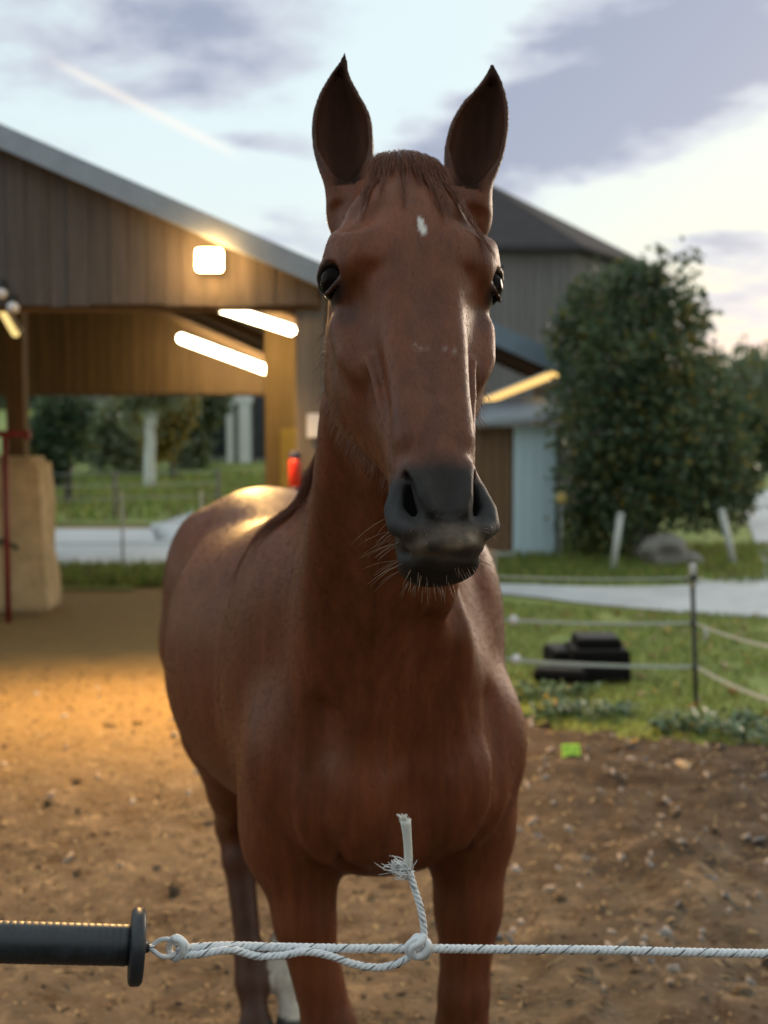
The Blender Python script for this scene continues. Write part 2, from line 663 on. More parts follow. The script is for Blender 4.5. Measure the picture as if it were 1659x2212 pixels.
# ---- grass blades, weeds, leaves, chips
def blades(name, pts, hgt, wid, mats, lean=.35, kind='stuff', seg=1):
    n = len(pts)
    a = RNG.uniform(0, 2 * np.pi, n)
    w = wid * RNG.uniform(.6, 1.3, n)
    h = hgt * RNG.uniform(.5, 1.35, n)
    sx, sy = np.cos(a) * w / 2, np.sin(a) * w / 2
    la = RNG.uniform(0, 2 * np.pi, n)
    ll = h * np.abs(RNG.normal(0, lean, n))
    mid = pts + np.column_stack([np.cos(la) * ll * .35, np.sin(la) * ll * .35, h * .6])
    tip = pts + np.column_stack([np.cos(la) * ll, np.sin(la) * ll, h])
    s3 = np.column_stack([sx, sy, 0 * sx])
    V = np.stack([pts - s3, pts + s3, mid + s3 * .7, mid - s3 * .7, tip + s3 * .1, tip - s3 * .1], 1).reshape(-1, 3)
    b = np.arange(n)[:, None] * 6
    f = np.stack([b + np.array([0, 1, 2, 3]), b + np.array([3, 2, 4, 5])], 1).reshape(-1, 4)
    me = fast_mesh(name, V, f)
    for m_ in mats:
        me.materials.append(m_)
    mi = np.repeat(RNG.integers(0, len(mats), n), 2)
    me.polygons.foreach_set('material_index', mi.astype(np.int32))
    o = link_mesh(name, me)
    if kind:
        tag(o, kind=kind)
    return o


def leafy(m):
    """let light through thin blades"""
    t = m.node_tree
    bs = next(n for n in t.nodes if n.type == 'BSDF_PRINCIPLED')
    out = next(n for n in t.nodes if n.type == 'OUTPUT_MATERIAL')
    tr = t.nodes.new('ShaderNodeBsdfTranslucent')
    t.links.new(bs.inputs['Base Color'].links[0].from_socket, tr.inputs[0])
    mx = t.nodes.new('ShaderNodeMixShader')
    mx.inputs[0].default_value = .45
    t.links.new(bs.outputs[0], mx.inputs[1])
    t.links.new(tr.outputs[0], mx.inputs[2])
    t.links.new(mx.outputs[0], out.inputs[0])
    return m


M_G = [mat_plain('grass_green', (.19, .28, .055), .6, .3, 3), mat_plain('grass_yellow', (.32, .33, .08), .6, .3, 3),
       mat_plain('grass_dark', (.10, .165, .036), .6, .3, 3), mat_plain('grass_straw', (.20, .17, .07), .7, .3, 3)]


for m_ in M_G:
    leafy(m_)


def scatter(n, x0, x1, y0, y1, cond, seed):
    r = np.random.default_rng(seed)
    X, Y = r.uniform(x0, x1, n), r.uniform(y0, y1, n)
    k = cond(X, Y)
    return X[k], Y[k]


def lane_near(x):
    return 11.6 - .42 * np.clip(x, 0, 4)


gx_, gy_ = scatter(46000, .3, 4.2, 4.6, 11.8, lambda x, y: (y > lawn_edge(x) + .05 * np.sin(x * 31)) & (y < lane_near(x)) & (fbm(x, y, 2.0, 3, 2) > .30), 3)
blades('grass', np.column_stack([gx_, gy_, lz(gx_, gy_) - .004]), .042, .008, M_G, .5)
gx_, gy_ = scatter(16000, .5, 8, 12.4, 17, lambda x, y: y > 12.3 + .06 * x, 4)
blades('grass', np.column_stack([gx_, gy_, 0 * gx_ + .03]), .10, .02, M_G, .5)
gx_, gy_ = scatter(9000, -6, .5, 12.4, 14.2, lambda x, y: y > 12.4 + .15 * np.sin(x * 2.3), 5)
blades('grass', np.column_stack([gx_, gy_, 0 * gx_ + .015]), .12, .02, M_G, .5)
gx_, gy_ = scatter(16000, -16, 4, 21, 42, lambda x, y: y > 21.2 + .77 * np.maximum(x + 6.5, 0), 6)
blades('grass', np.column_stack([gx_, gy_, bank_z(gx_, gy_)]), .22, .05, M_G, .5)

# broad-leaved weeds along the border of the soil
M_WEED = [mat_plain('weed_leaf', (.060, .115, .050), .5, .3, 5), mat_plain('weed_leaf_pale', (.10, .165, .085), .5, .3, 5)]


def weed(name, x, y, r, n, label):
    a, q = RNG.uniform(0, 6.283, n), np.sqrt(RNG.random(n)) * r
    P = np.column_stack([x + np.cos(a) * q * 1.6, y + np.sin(a) * q * .7, 0 * a])
    P[:, 2] = np.maximum(soil_z(P[:, 0], P[:, 1]), .015)
    V, F = [], []
    for i, p in enumerate(P):
        d = RNG.uniform(0, 6.283)
        L_ = RNG.uniform(.035, .075)
        e = RNG.uniform(.2, 1.1)
        ax = np.array([math.cos(d) * math.cos(e), math.sin(d) * math.cos(e), math.sin(e)])
        sd_ = np.array([-math.sin(d), math.cos(d), 0]) * L_ * .33
        b = p + np.array([0, 0, RNG.uniform(0, .07)])
        V += [b, b + ax * L_ * .5 + sd_, b + ax * L_ + np.array([0, 0, -.012]), b + ax * L_ * .5 - sd_]
        F.append((4 * i, 4 * i + 1, 4 * i + 2, 4 * i + 3))
    me = fast_mesh(name, np.array(V), np.array(F))
    for m_ in M_WEED:
        me.materials.append(m_)
    me.polygons.foreach_set('material_index', RNG.integers(0, 2, len(F)).astype(np.int32))
    o = link_mesh(name, me)
    tag(o, label, 'weed', 'weeds along the edge of the lawn')


for px_, py_, r_, n_, lb in ((1165, 1520, .22, 240, 'low leafy green weeds on the lawn edge against the chest of the horse'),
                             (1270, 1558, .20, 200, 'low green weeds on the lawn edge below the black blocks'),
                             (1535, 1592, .22, 300, 'thick clump of blue green weeds at the foot of the fence post'),
                             (1640, 1620, .12, 100, 'small green weeds at the border of soil and grass on the far right')):
    x_, y_ = gpt(px_, py_)
    weed('weed_clump', x_, y_, r_, n_, lb)


def chips(name, X, Y, size, mats, flat=.35, long=2.2, tilt=.4):
    n = len(X)
    Z = soil_z(X, Y) + size * .10
    a = RNG.uniform(0, 6.283, n)
    L_ = size * RNG.uniform(.5, 1.5, n) * RNG.uniform(1, long, n)
    W_ = size * RNG.uniform(.4, 1.0, n)
    H_ = size * flat * RNG.uniform(.5, 1.2, n)
    base = np.array([(-1, -.7, 0), (0, -1, 0), (1, -.6, 0), (1, .6, 0), (0.1, 1, 0), (-1, .7, 0)], float)
    top = base * np.array([.72, .72, 0]) + np.array([0, 0, 1.0])
    T_ = np.vstack([base - np.array([0, 0, .6]), top])[None].repeat(n, 0)
    T_ = T_ + RNG.normal(0, .13, T_.shape)
    T_ = T_ * np.stack([L_ / 2, W_ / 2, H_], 1)[:, None, :]
    tx, ty = RNG.normal(0, tilt, n), RNG.normal(0, tilt, n)
    T_[:, :, 2] += T_[:, :, 0] * tx[:, None] + T_[:, :, 1] * ty[:, None]
    ca, sa = np.cos(a)[:, None], np.sin(a)[:, None]
    x = T_[:, :, 0] * ca - T_[:, :, 1] * sa + X[:, None]
    y = T_[:, :, 0] * sa + T_[:, :, 1] * ca + Y[:, None]
    z = T_[:, :, 2] + Z[:, None]
    V = np.stack([x, y, z], -1).reshape(-1, 3)
    b = np.arange(n)[:, None, None] * 12
    side = np.array([[i, (i + 1) % 6, 6 + (i + 1) % 6, 6 + i] for i in range(6)] + [[6, 7, 8, 9], [6, 9, 10, 11]])
    f = (b + side[None]).reshape(-1, 4)
    me = fast_mesh(name, V, f)
    for m_ in mats:
        me.materials.append(m_)
    me.polygons.foreach_set('material_index', np.repeat(RNG.integers(0, len(mats), n), 8).astype(np.int32))
    o = link_mesh(name, me)
    tag(o, kind='stuff')


M_CHIP = [mat_plain('chip_tan', (.26, .175, .095), .85, .3, 20), mat_plain('chip_brown', (.12, .075, .04), .9, .3, 20),
          mat_plain('chip_dark', (.05, .03, .02), .9, .3, 20), mat_plain('chip_straw', (.36, .27, .15), .8, .3, 20)]
M_STONE = [mat_plain('stone_pale', (.36, .31, .28), .8, .25, 30), mat_plain('stone_buff', (.30, .23, .17), .8, .25, 30), mat_plain('stone_grey', (.22, .205, .20), .8, .25, 30)]
M_LEAF = [mat_plain('leaf_orange', (.36, .15, .04), .7, .3, 20), mat_plain('leaf_buff', (.42, .30, .18), .7, .3, 20), mat_plain('leaf_yellow', (.45, .29, .06), .7, .3, 20)]
on_soil = lambda x, y: (y < lawn_edge(x) + .1)
X_, Y_ = scatter(9000, -2.6, 2.8, 2.9, 8.0, on_soil, 21)
chips('wood_chips', X_, Y_, .011, M_CHIP, .22, 4.0)
X_, Y_ = scatter(3200, -2.0, 2.2, 2.9, 5.5, lambda x, y: fbm(x, y, 1.2, 61, 2) > .42, 33)
blades('straw', np.column_stack([X_, Y_, soil_z(X_, Y_) + .003]), .010, .004, M_CHIP[:1] + M_CHIP[3:] + M_CHIP[1:2], 4.5)
X_, Y_ = scatter(60, -2.4, 2.6, 2.9, 7.6, on_soil, 24)
chips('soil_clods', X_, Y_, .045, M_CHIP[1:2] + [M_SOIL, M_SOIL], .40, 1.4)
X_, Y_ = scatter(240, .3, 2.6, 3.2, 6.9, lambda x, y: on_soil(x, y) & (fbm(x, y, 1.6, 41, 2) > .40), 22)
chips('gravel', X_, Y_, .028, M_STONE, .35, 1.5)
X_, Y_ = scatter(70, -2.2, 2.2, 3.2, 7.6, on_soil, 25)
chips('gravel', X_, Y_, .030, M_STONE, .5, 1.4)
X_, Y_ = scatter(3200, -2.0, 2.2, 2.9, 5.5, lambda x, y: fbm(x, y, 1.2, 61, 2) > .42, 33)
blades('straw', np.column_stack([X_, Y_, soil_z(X_, Y_) + .003]), .010, .004, M_CHIP[:1] + M_CHIP[3:] + M_CHIP[1:2], 4.5)
X_, Y_ = scatter(60, .3, 2.8, 4.6, 7.4, lambda x, y: (np.abs(y - lawn_edge(x)) < .75), 23)
chips('fallen_leaves', X_, Y_, .055, M_LEAF + M_STONE[:2], .14, 1.5, .5)
X_, Y_ = scatter(230, .5, 4.0, 5.4, 10.5, lambda x, y: (y > lawn_edge(x)) & (y < lane_near(x)), 28)
chips('fallen_leaves', X_, Y_, .040, M_LEAF, .2, 1.4, .5)
for o in [o for o in COL.objects if o.name.startswith('fallen_leaves')][1:]:
    o.location.z = .07


# ---- trees and bushes
def leaf_mass(name, lobes, n, size, mats, parent=None, shell=.55, weights=None):
    """many small folded leaves spread through the given ellipsoids (centre, radii)"""
    vol = np.array([np.prod(r) ** .75 for _, r in lobes])
    pick_ = RNG.choice(len(lobes), n, p=vol / vol.sum())
    C_ = np.array([c for c, _ in lobes])[pick_]
    R_ = np.array([r for _, r in lobes])[pick_]
    d = RNG.normal(0, 1, (n, 3))
    d /= np.linalg.norm(d, axis=1)[:, None]
    r = shell + (1 - shell) * RNG.random(n) ** .6
    r *= 1 + RNG.normal(0, .11, n)
    # leaves gather in sprays
    P = C_ + d * R_ * r[:, None]
    cl = P + RNG.normal(0, .5, (n, 3)) * size
    ax = d * .6 + RNG.normal(0, .6, (n, 3)) + np.array([0, 0, -.35])
    ax /= np.linalg.norm(ax, axis=1)[:, None]
    sd_ = np.cross(ax, RNG.normal(0, 1, (n, 3)))
    sd_ /= np.linalg.norm(sd_, axis=1)[:, None] + 1e-9
    L_ = size * RNG.uniform(.6, 1.4, n)[:, None]
    nn = np.cross(ax, sd_) * L_ * .12
    V = np.stack([cl, cl + ax * L_ * .5 + sd_ * L_ * .32 + nn, cl + ax * L_, cl + ax * L_ * .5 - sd_ * L_ * .32 + nn], 1).reshape(-1, 3)
    f = np.arange(4 * n).reshape(n, 4)
    me = fast_mesh(name, V, f)
    for m_ in mats:
        me.materials.append(m_)
    w = np.array(weights if weights else [1.0] * len(mats))
    # every spray has its own mixture of tones
    spray = np.floor(P / (size * 3.2)).astype(int)
    key = np.abs(spray @ np.array([73, 179, 283])) % 997
    W_ = np.random.default_rng(5).random((997, len(mats))) ** 2.2 + .05
    pw = W_[key] * w
    pw = np.cumsum(pw / pw.sum(1, keepdims=True), 1)
    mi = (RNG.random(n)[:, None] > pw).sum(1).clip(0, len(mats) - 1)
    me.polygons.foreach_set('material_index', mi.astype(np.int32))
    return link_mesh(name, me, None, parent)


def limb(mb, p, q, r0, r1, n=5, wob=.06):
    p, q = np.asarray(p, float), np.asarray(q, float)
    k = np.linspace(0, 1, n)[:, None]
    L_ = np.linalg.norm(q - p)
    pts = p + (q - p) * k + RNG.normal(0, wob * L_ / n, (n, 3)) * np.sin(k * math.pi)
    mb.tube(pts, np.linspace(r0, r1, n), 7)


M_BARK = mat_plain('bark', (.085, .070, .055), .9, .4, 12, .6, 0, (3, 3, .7))
M_BIRCH = mat_plain('birch_bark', (.62, .62, .58), .8, .3, 6, .3)
LV_DARK = [mat_plain('leaf_dark', (.050, .088, .044), .45, .3, 2), mat_plain('leaf_mid', (.100, .145, .070), .45, .3, 2), mat_plain('leaf_olive', (.145, .155, .055), .5, .3, 2),
           mat_plain('leaf_gold', (.22, .17, .035), .5, .3, 2)]
LV_PALE = [mat_plain('leaf_pale', (.24, .26, .13), .5, .3, 2), mat_plain('leaf_golden', (.27, .20, .04), .5, .3, 2), mat_plain('leaf_grey_green', (.22, .25, .17), .5, .3, 2)]


def tree(name, x, y, z, h, crown, n, size, mats, label, cat='tree', trunk_r=.1, bark=None, weights=None, limbs=6, shell=.55, th=None, group=None):
    root = empty(name, (x, y, z), label, cat, group)
    mb = MB()
    th = th or h * .45
    limb(mb, (0, 0, -.1), (.03 * h, 0, th), trunk_r, trunk_r * .7, 7, .1)
    for i in range(limbs):
        c, r = crown[i % len(crown)]
        e = np.array(c) + RNG.normal(0, .3, 3) * np.array(r)
        limb(mb, (.02 * h, 0, th * RNG.uniform(.55, .98)), e, trunk_r * .5, trunk_r * .12, 6, .15)
    mb.build('trunk', bark or M_BARK, root, True)
    o = leaf_mass('crown', crown, n, size, mats, root, shell, weights)
    return root


def lobes_px(spec, Y, base):
    """lobes given as (px, py, radius across, radius up, depth offset)"""
    out = []
    for px_, py_, rx, rz, dy in spec:
        c = at(px_, py_, Y + dy) - np.array(base)
        s = (Y + dy) / FPX
        out.append((c, np.array([rx * s, rx * s * .9, rz * s])))
    return out


for m_ in LV_DARK + LV_PALE:
    leafy(m_)
# large leafy tree on the right
tb = at(1400, 1215, 15.2)
tb[2] = 0
spec = [(1300, 680, 95, 95, .2), (1390, 640, 75, 75, .4), (1455, 690, 80, 100, .2), (1330, 800, 105, 110, -.3), (1440, 820, 110, 110, -.2), (1255, 790, 65, 110, .3), (1500, 860, 70, 100, .3),
        (1300, 930, 95, 120, -.4), (1420, 950, 120, 130, -.5), (1530, 960, 70, 90, .0), (1265, 1040, 65, 120, .0), (1370, 1070, 110, 100, -.3), (1490, 1050, 100, 90, .0), (1580, 1000, 55, 80, .5),
        (1255, 1140, 50, 70, .2), (1330, 1150, 70, 60, .2), (1560, 1080, 60, 70, .5), (1480, 700, 45, 40, .5), (1410, 585, 30, 22, .2), (1590, 880, 34, 40, .2), (1540, 790, 30, 30, .3), (1215, 720, 28, 40, .2), (1205, 880, 26, 50, .1), (1260, 640, 36, 30, .2), (1620, 1060, 30, 40, .4), (1430, 545, 12, 26, .2), (1490, 556, 24, 16, .2), (1345, 590, 36, 30, .2)]
t0 = tree('leafy_tree', tb[0], tb[1], 0, 3.9, lobes_px(spec, 15.2, tb), 18000, .100, LV_DARK,
          'large dense dark green tree with yellowing leaves beside the pale blue door', 'tree', .13, None, [3.2, 3.2, 1.5, .55], 26, .25, 1.7)
b_ = at(1600, 1150, 21)
b_[2] = 0
tree('shrub', b_[0], b_[1], 0, 2.5, lobes_px([(1600, 930, 50, 55, 0), (1650, 960, 55, 60, .4), (1590, 1010, 50, 60, 0), (1560, 900, 30, 40, 1), (1625, 890, 35, 30, 1)], 21, b_), 6000, .12, LV_DARK,
     'rounded dark bush behind the right side of the large tree', 'bush', .07, None, [2, 3, 2, .6], 6, .4)
# beyond the open barn
for nm, px_, Y_t, sp, n, sz, ml, wt, lb, bark, tr in (
        ('small_tree', 145, 27, [(120, 900, 45, 60, 0), (150, 950, 40, 55, 0), (95, 960, 40, 60, .3), (170, 890, 30, 40, 0), (110, 1010, 35, 40, .2)], 3600, .16, LV_DARK, [4, 3, .6, .1],
         'small dark green tree just right of the sandstone wall, seen through the barn', None, .11),
        ('birch_tree', 322, 36, [(320, 840, 60, 40, 0), (288, 890, 24, 40, 0), (362, 850, 40, 30, 0)], 1500, .20, LV_PALE, [2, 1, 3],
         'pale trunked birch in the middle of the barn opening', M_BIRCH, .20),
        ('yellow_tree', 372, 40, [(380, 895, 36, 34, 0), (360, 930, 38, 34, 0), (400, 870, 26, 26, 0), (340, 960, 34, 30, 0)], 2600, .22, LV_PALE, [1.2, 4, 1],
         'small autumn tree with golden yellow leaves behind the birch', None, .08),
        ('shrub', 250, 42, [(250, 920, 50, 70, 0), (215, 960, 40, 50, 0), (285, 980, 40, 45, 0)], 2600, .24, LV_PALE + LV_DARK[1:2], [3, .8, 4, 1],
         'loose grey green bush between the dark tree and the birch', None, .08),
        ('shrub', 420, 44, [(425, 890, 40, 60, 0), (450, 860, 45, 40, 0), (410, 970, 45, 45, 0)], 3000, .26, LV_DARK[1:3] + LV_PALE[2:], [2, 2, 3],
         'dark green bush in front of the house with white posts', None, .08)):
    b_ = at(px_, 1000, Y_t)
    b_[2] = float(bank_z(np.array([b_[0]]), np.array([b_[1]]))[0])
    tree(nm, b_[0], b_[1], b_[2], 3.2, lobes_px(sp, Y_t, b_), n, sz, ml, lb, 'bush' if nm == 'shrub' else 'tree', tr, bark, wt, 6, .3, 3.0 if nm == 'birch_tree' else 1.6)
# far trees behind everything
wl = []
for i in range(90):
    x_ = RNG.uniform(-75, 70)
    wl.append((np.array([x_, RNG.uniform(118, 150), 5 + RNG.uniform(1.0, 3.0)]), np.array([RNG.uniform(3, 6), 3.0, RNG.uniform(2.5, 5)])))
wl = [w for w in wl]
for i in range(60):  # unseen tree wall added behind the camera to cut frontal sky light
    wl.append((np.array([RNG.uniform(-24, 24), RNG.uniform(-18, -12), RNG.uniform(1.0, 5.2)]), np.array([3.6, 2.0, RNG.uniform(2.2, 3.4)])))
o = leaf_mass('woods_and_light_block', wl, 46000, 1.0, LV_DARK[:3] + LV_PALE[2:], None, .3)
tag(o, kind='stuff')
# ================================================================== HORSE
# the body is one continuous surface grown from a signed distance field
hP0, hM = at(884, 340, 1.50), at(974, 1200, 1.225)
hT = hM - hP0
HL = np.linalg.norm(hT)
hT /= HL
_yaw = math.radians(9.5)
hN = np.array([math.sin(_yaw), -math.cos(_yaw), 0.0])
hN -= hT * hN.dot(hT)
hN /= np.linalg.norm(hN)
hS = np.cross(hN, hT)
HM = np.stack([hS, hN, hT])            # rows: side (viewer's right), face normal, down the face


def hp(s, n, t):
    return hP0 + hS * s + hN * n + hT * t


_by = math.radians(18)
bO = np.array([0.05, 1.95, 0.0])
bD = np.array([-math.sin(_by), math.cos(_by), 0.0])      # towards the tail
bS = np.array([math.cos(_by), math.sin(_by), 0.0])       # towards viewer's right


def bp(s, b, z):
    return bO + bS * s + bD * b + np.array([0, 0, z])


def smin(a, b, k):
    h = np.maximum(k - np.abs(a - b), 0)
    return np.minimum(a, b) - h * h / (4 * k)


def smax(a, b, k):
    return -smin(-a, -b, k)


def cubic(x, xs, ys):
    """monotone-ish smooth interpolation through a table"""
    xs, ys = np.asarray(xs, float), np.asarray(ys, float)
    m = np.gradient(ys, xs)
    xc = np.clip(x, xs[0], xs[-1])
    i = np.clip(np.searchsorted(xs, xc) - 1, 0, len(xs) - 2)
    h = xs[i + 1] - xs[i]
    u = (xc - xs[i]) / h
    return ((1 + 2 * u) * (1 - u) ** 2 * ys[i] + u * (1 - u) ** 2 * h * m[i] + u * u * (3 - 2 * u) * ys[i + 1] + u * u * (u - 1) * h * m[i + 1])


def sell(u, v, a, b, ex):
    au, bv = np.abs(u) / a, np.abs(v) / b
    r = (au ** ex + bv ** ex) ** (1 / ex)
    p = np.sqrt(u * u + v * v)
    d = p * (1 - 1 / np.maximum(r, 1e-4))
    return np.where(r < 0.25, -0.75 * np.minimum(a, b), d)


def loft(u, v, t, ts, A, Bh, U0, V0, ex=2.3):
    a, b = cubic(t, ts, A), cubic(t, ts, Bh)
    u0 = cubic(t, ts, U0) if U0 is not None else 0
    v0 = cubic(t, ts, V0)
    d = sell(u - u0, v - v0, a, b, ex)
    dt = np.maximum(np.maximum(ts[0] - t, t - ts[-1]), 0)
    return np.where(dt > 0, np.sqrt(np.maximum(d, 0) ** 2 + dt * dt), d)


def ellip(P, c, r, R=None):
    q = P - np.asarray(c, float)
    if R is not None:
        q = q @ np.asarray(R).T
    r = np.asarray(r, float)
    k0 = np.linalg.norm(q / r, axis=1)
    k1 = np.linalg.norm(q / (r * r), axis=1)
    return np.where(k0 < 1e-3, -r.min(), k0 * (k0 - 1) / np.maximum(k1, 1e-6))


def cone(P, a, b, ra, rb):
    a, b = np.asarray(a, float), np.asarray(b, float)
    ab = b - a
    h = np.clip((P - a) @ ab / (ab @ ab), 0, 1)
    return np.linalg.norm(P - a - h[:, None] * ab, axis=1) - (ra + (rb - ra) * h)


def chain(P, pts, rs, k=None):
    d = None
    for i in range(len(pts) - 1):
        e = cone(P, pts[i], pts[i + 1], rs[i], rs[i + 1])
        d = e if d is None else (np.minimum(d, e) if k is None else smin(d, e, k))
    return d


BR = np.stack([bS, bD, [0, 0, 1.0]])

# ears: base, tip and the outline of each in local coordinates
EARS = []
for (bx, by, tx, ty, Yb, Yt, qs, ws, cs) in (
        (768, 432, 745, 112, 1.535, 1.56,
         [0, .157, .41, .566, .72, .85, .94, 1.0], [42, 54, 64.5, 61.5, 43, 22, 10, 3.0], [-8, -13, -18, -18, -20, -15, -5, 0]),
        (1005, 440, 1063, 135, 1.545, 1.565,
         [0, .157, .38, .55, .70, .82, .92, 1.0], [44, 52, 63, 61, 49, 31, 16, 4.0], [0, -2, -2, 0, 5, 9, 7, 0])):
    b_, t_ = at(bx, by, Yb), at(tx, ty, Yt)
    ax = t_ - b_
    ln = np.linalg.norm(ax)
    ax /= ln
    nn = np.array([0.0, -1.0, 0.0])
    nn -= ax * nn.dot(ax)
    nn /= np.linalg.norm(nn)
    ss = np.cross(ax, nn)
    if ss[0] < 0:
        ss = -ss
    px = 1.548 / FPX
    EARS.append(dict(o=b_, R=np.stack([ss, nn, ax]), L=ln, q=np.array(qs), w=np.array(ws) * px, c=np.array(cs) * px))


def ear_local(P, e):
    q = (P - e['o']) @ e['R'].T
    return q[:, 0], q[:, 1], q[:, 2] / e['L']


def ear_sdf(P, e):
    s, n, q = ear_local(P, e)
    w = cubic(q, e['q'], e['w'])
    c = cubic(q, e['q'], e['c'])
    u = s - c
    dep = np.maximum(w * 0.80, 0.006)
    outer = sell(u, n + w * 0.15, w, dep, 2.1)
    over = np.maximum(np.maximum(-q, q - 1), 0) * e['L']
    outer = np.where(over > 0, np.sqrt(np.maximum(outer, 0) ** 2 + over ** 2), outer)
    # open front: the shell is cut by a plane and hollowed
    lip = n - w * (0.10 + 0.35 * np.clip((0.35 - q) / 0.35, 0, 1))
    outer = smax(outer, lip, 0.006)
    wi = np.maximum((w - 0.0060) * np.clip((q - .02) / .34, 0.02, 1) ** .55, 0.001)
    inner = sell(u, n - w * 0.12, wi, dep * 0.93, 2.1)
    end = np.maximum(0.10 - q, q - 0.93) * e['L']
    inner = smax(inner, end, 0.02)
    return smax(outer, -inner, 0.003)


EYES = [(-0.0905, -0.054, 0.160), (0.0905, -0.054, 0.160)]
EYE_R = 0.0260


NOS_A, NOS_RA = [(.0385, -.012, .453), (.0388, -.001, .468), (.0370, .006, .490), (.0295, .0100, .509), (.0150, .0125, .522)], [.0028, .0040, .0050, .0054, .0042]
NOS_B, NOS_RB = [(.0380, -.012, .469), (.0355, -.016, .489), (.027, -.014, .507)], [.0040, .0064, .0056]


def head_sdf(P):
    q = (P - hP0) @ HM.T
    s, n, t = q[:, 0], q[:, 1], q[:, 2]
    Q = q
    sgn = np.where(s < 0, -1.0, 1.0)
    A = np.abs(s)
    QA = np.stack([A, n, t], 1)
    # skull and nose
    ts = [-.035, 0, .04, .09, .14, .18, .22, .27, .32, .37, .42, .47]
    aw = [.044, .060, .075, .087, .092, .087, .073, .058, .049, .0440, .0420, .045]
    fr = [-.055, -.012, .002, .008, .009, .006, .003, .001, -.001, -.002, -.003, -.008]
    bb = [.05, .075, .08, .08, .078, .072, .062, .052, .046, .044, .043, .04]
    d = loft(s, n, t, ts, aw, bb, None, np.array(fr) - np.array(bb), 2.35)
    # cheeks and jaw
    ts2 = [.05, .10, .15, .20, .25, .30, .34, .38, .42, .46]
    a2 = [.067, .085, .097, .102, .100, .087, .065, .047, .039, .036]
    n2 = [-.12, -.128, -.135, -.142, -.145, -.135, -.118, -.100, -.088, -.080]
    b2 = [.08, .10, .112, .118, .115, .098, .080, .064, .054, .046]
    d2 = loft(s, n, t, ts2, a2, b2, None, n2, 2.6)
    d = smin(d, d2, 0.032)
    # muzzle
    ts3 = [.37, .41, .450, .49, .52, .542, .558]
    a3 = [.036, .038, .042, .0465, .047, .044, .036]
    f3 = [-.003, -.002, .001, .004, .003, -.003, -.012]
    b3 = [.046, .050, .052, .051, .046, .038, .026]
    d = smin(d, loft(s, n, t, ts3, a3, b3, None, np.array(f3) - np.array(b3), 2.3), 0.02)
    # brow, orbit and facial crest
    d = smin(d, ellip(QA, (.074, -.043, .148), (.033, .030, .036)), 0.03)
    d = smin(d, chain(QA, [(.070, -.014, .120), (.092, -.029, .124), (.100, -.055, .139)], [.0085, .0095, .008]), 0.020)
    d = smin(d, chain(QA, [(.090, -.074, .215), (.083, -.066, .26), (.064, -.056, .315)], [.012, .014, .007]), 0.028)
    d = smin(d, ellip(QA, (.046, -.02, .135), (.048, .03, .08)), 0.03)
    # hollow above the eye, hollow between nose and cheek
    d = smax(d, -ellip(QA, (.076, .010, .092), (.022, .018, .022)), 0.03)
    d = smax(d, -ellip(QA, (.071, -.030, .340), (.016, .034, .055)), 0.03)
    d = smax(d, -ellip(QA, (.083, -.020, .235), (.015, .018, .045)), 0.035)
    d = smin(d, chain(QA, [(.102, -.048, .142), (.091, -.025, .119), (.068, -.008, .094), (.050, -.004, .076)], [.0085, .0085, .0070, .004]), 0.014)
    d = smax(d, -ellip(QA, (.088, .000, .082), (.018, .016, .026)), 0.022)
    d = smax(d, -ellip(QA, (.060, .006, .225), (.014, .014, .040)), 0.03)
    # bones of the nose
    d = smin(d, chain(QA, [(.034, -.014, .20), (.030, -.016, .33), (.030, -.018, .40)], [.012, .013, .012]), 0.025)
    # base of the ears and the poll
    d = smin(d, ellip(Q, (0, -.07, -.005), (.06, .05, .035)), 0.04)
    # wings of the nostrils
    wing = chain(QA, [(.036, -.030, .444), (.0445, -.027, .464), (.0525, -.025, .491), (.0515, -.018, .513), (.041, -.007, .525), (.027, .000, .528)],
                 [.007, .0100, .0118, .0115, .0095, .007])
    d = smin(d, wing, 0.013)
    rim = chain(QA, [(.033, -.012, .445), (.028, -.001, .465), (.0235, .004, .488), (.016, .005, .507)], [.006, .0070, .0075, .007])
    d = smin(d, rim, 0.014)
    # upper lip, lower lip, chin
    upl = ellip(Q, (.002, -.016, .533), (.0350, .026, .0235))
    d = smin(d, upl, 0.009)
    d = smin(d, ellip(Q, (-.006, -.054, .5450), (.0410, .034, .0205)), 0.012)
    d = smin(d, ellip(Q, (-.002, -.082, .518), (.039, .034, .026)), 0.02)
    # nostril openings
    d = smax(d, -chain(QA, NOS_A, NOS_RA), 0.006)
    d = smax(d, -chain(QA, NOS_B, NOS_RB), 0.006)
    # mouth
    mo = chain(QA, [(0.0, .012, .5500), (.020, .008, .5520), (.036, -.012, .5480), (.046, -.042, .534), (.050, -.068, .518)], [.0036, .0040, .0042, .0040, .0024])
    d = smax(d, -mo, 0.006)
    d = smin(d, chain(QA, [(0, .005, .542), (.021, .000, .544), (.034, -.017, .540)], [.006, .006, .005]), 0.010)
    # groove in the upper lip and faint wrinkles between the nostrils
    d = d + 0.0011 * np.exp(-(s / .035) ** 2) * np.exp(-((t - .521) / .012) ** 2) * np.sin((t + .25 * s * s / .03) * 2 * np.pi / .0085) * np.clip((n + .03) / .02, 0, 1)
    # eye sockets and lids
    ec = np.array([.0905, -.054, .160])
    d = smin(d, ellip(QA, ec - np.array([.006, .001, 0]), (.023, .026, .0275)), 0.012)
    edir = np.array([.86, .50, .12])
    edir /= np.linalg.norm(edir)
    up = np.array([0, -.1, -1.0])
    up -= edir * edir.dot(up)
    up /= np.linalg.norm(up)
    sd_ = np.cross(edir, up)
    RE = np.stack([sd_, up, edir])
    slit = ellip(QA, ec + edir * .0235 - up * .002, (.0250, .0180, .0235), RE)
    d = smax(d, -slit, 0.004)
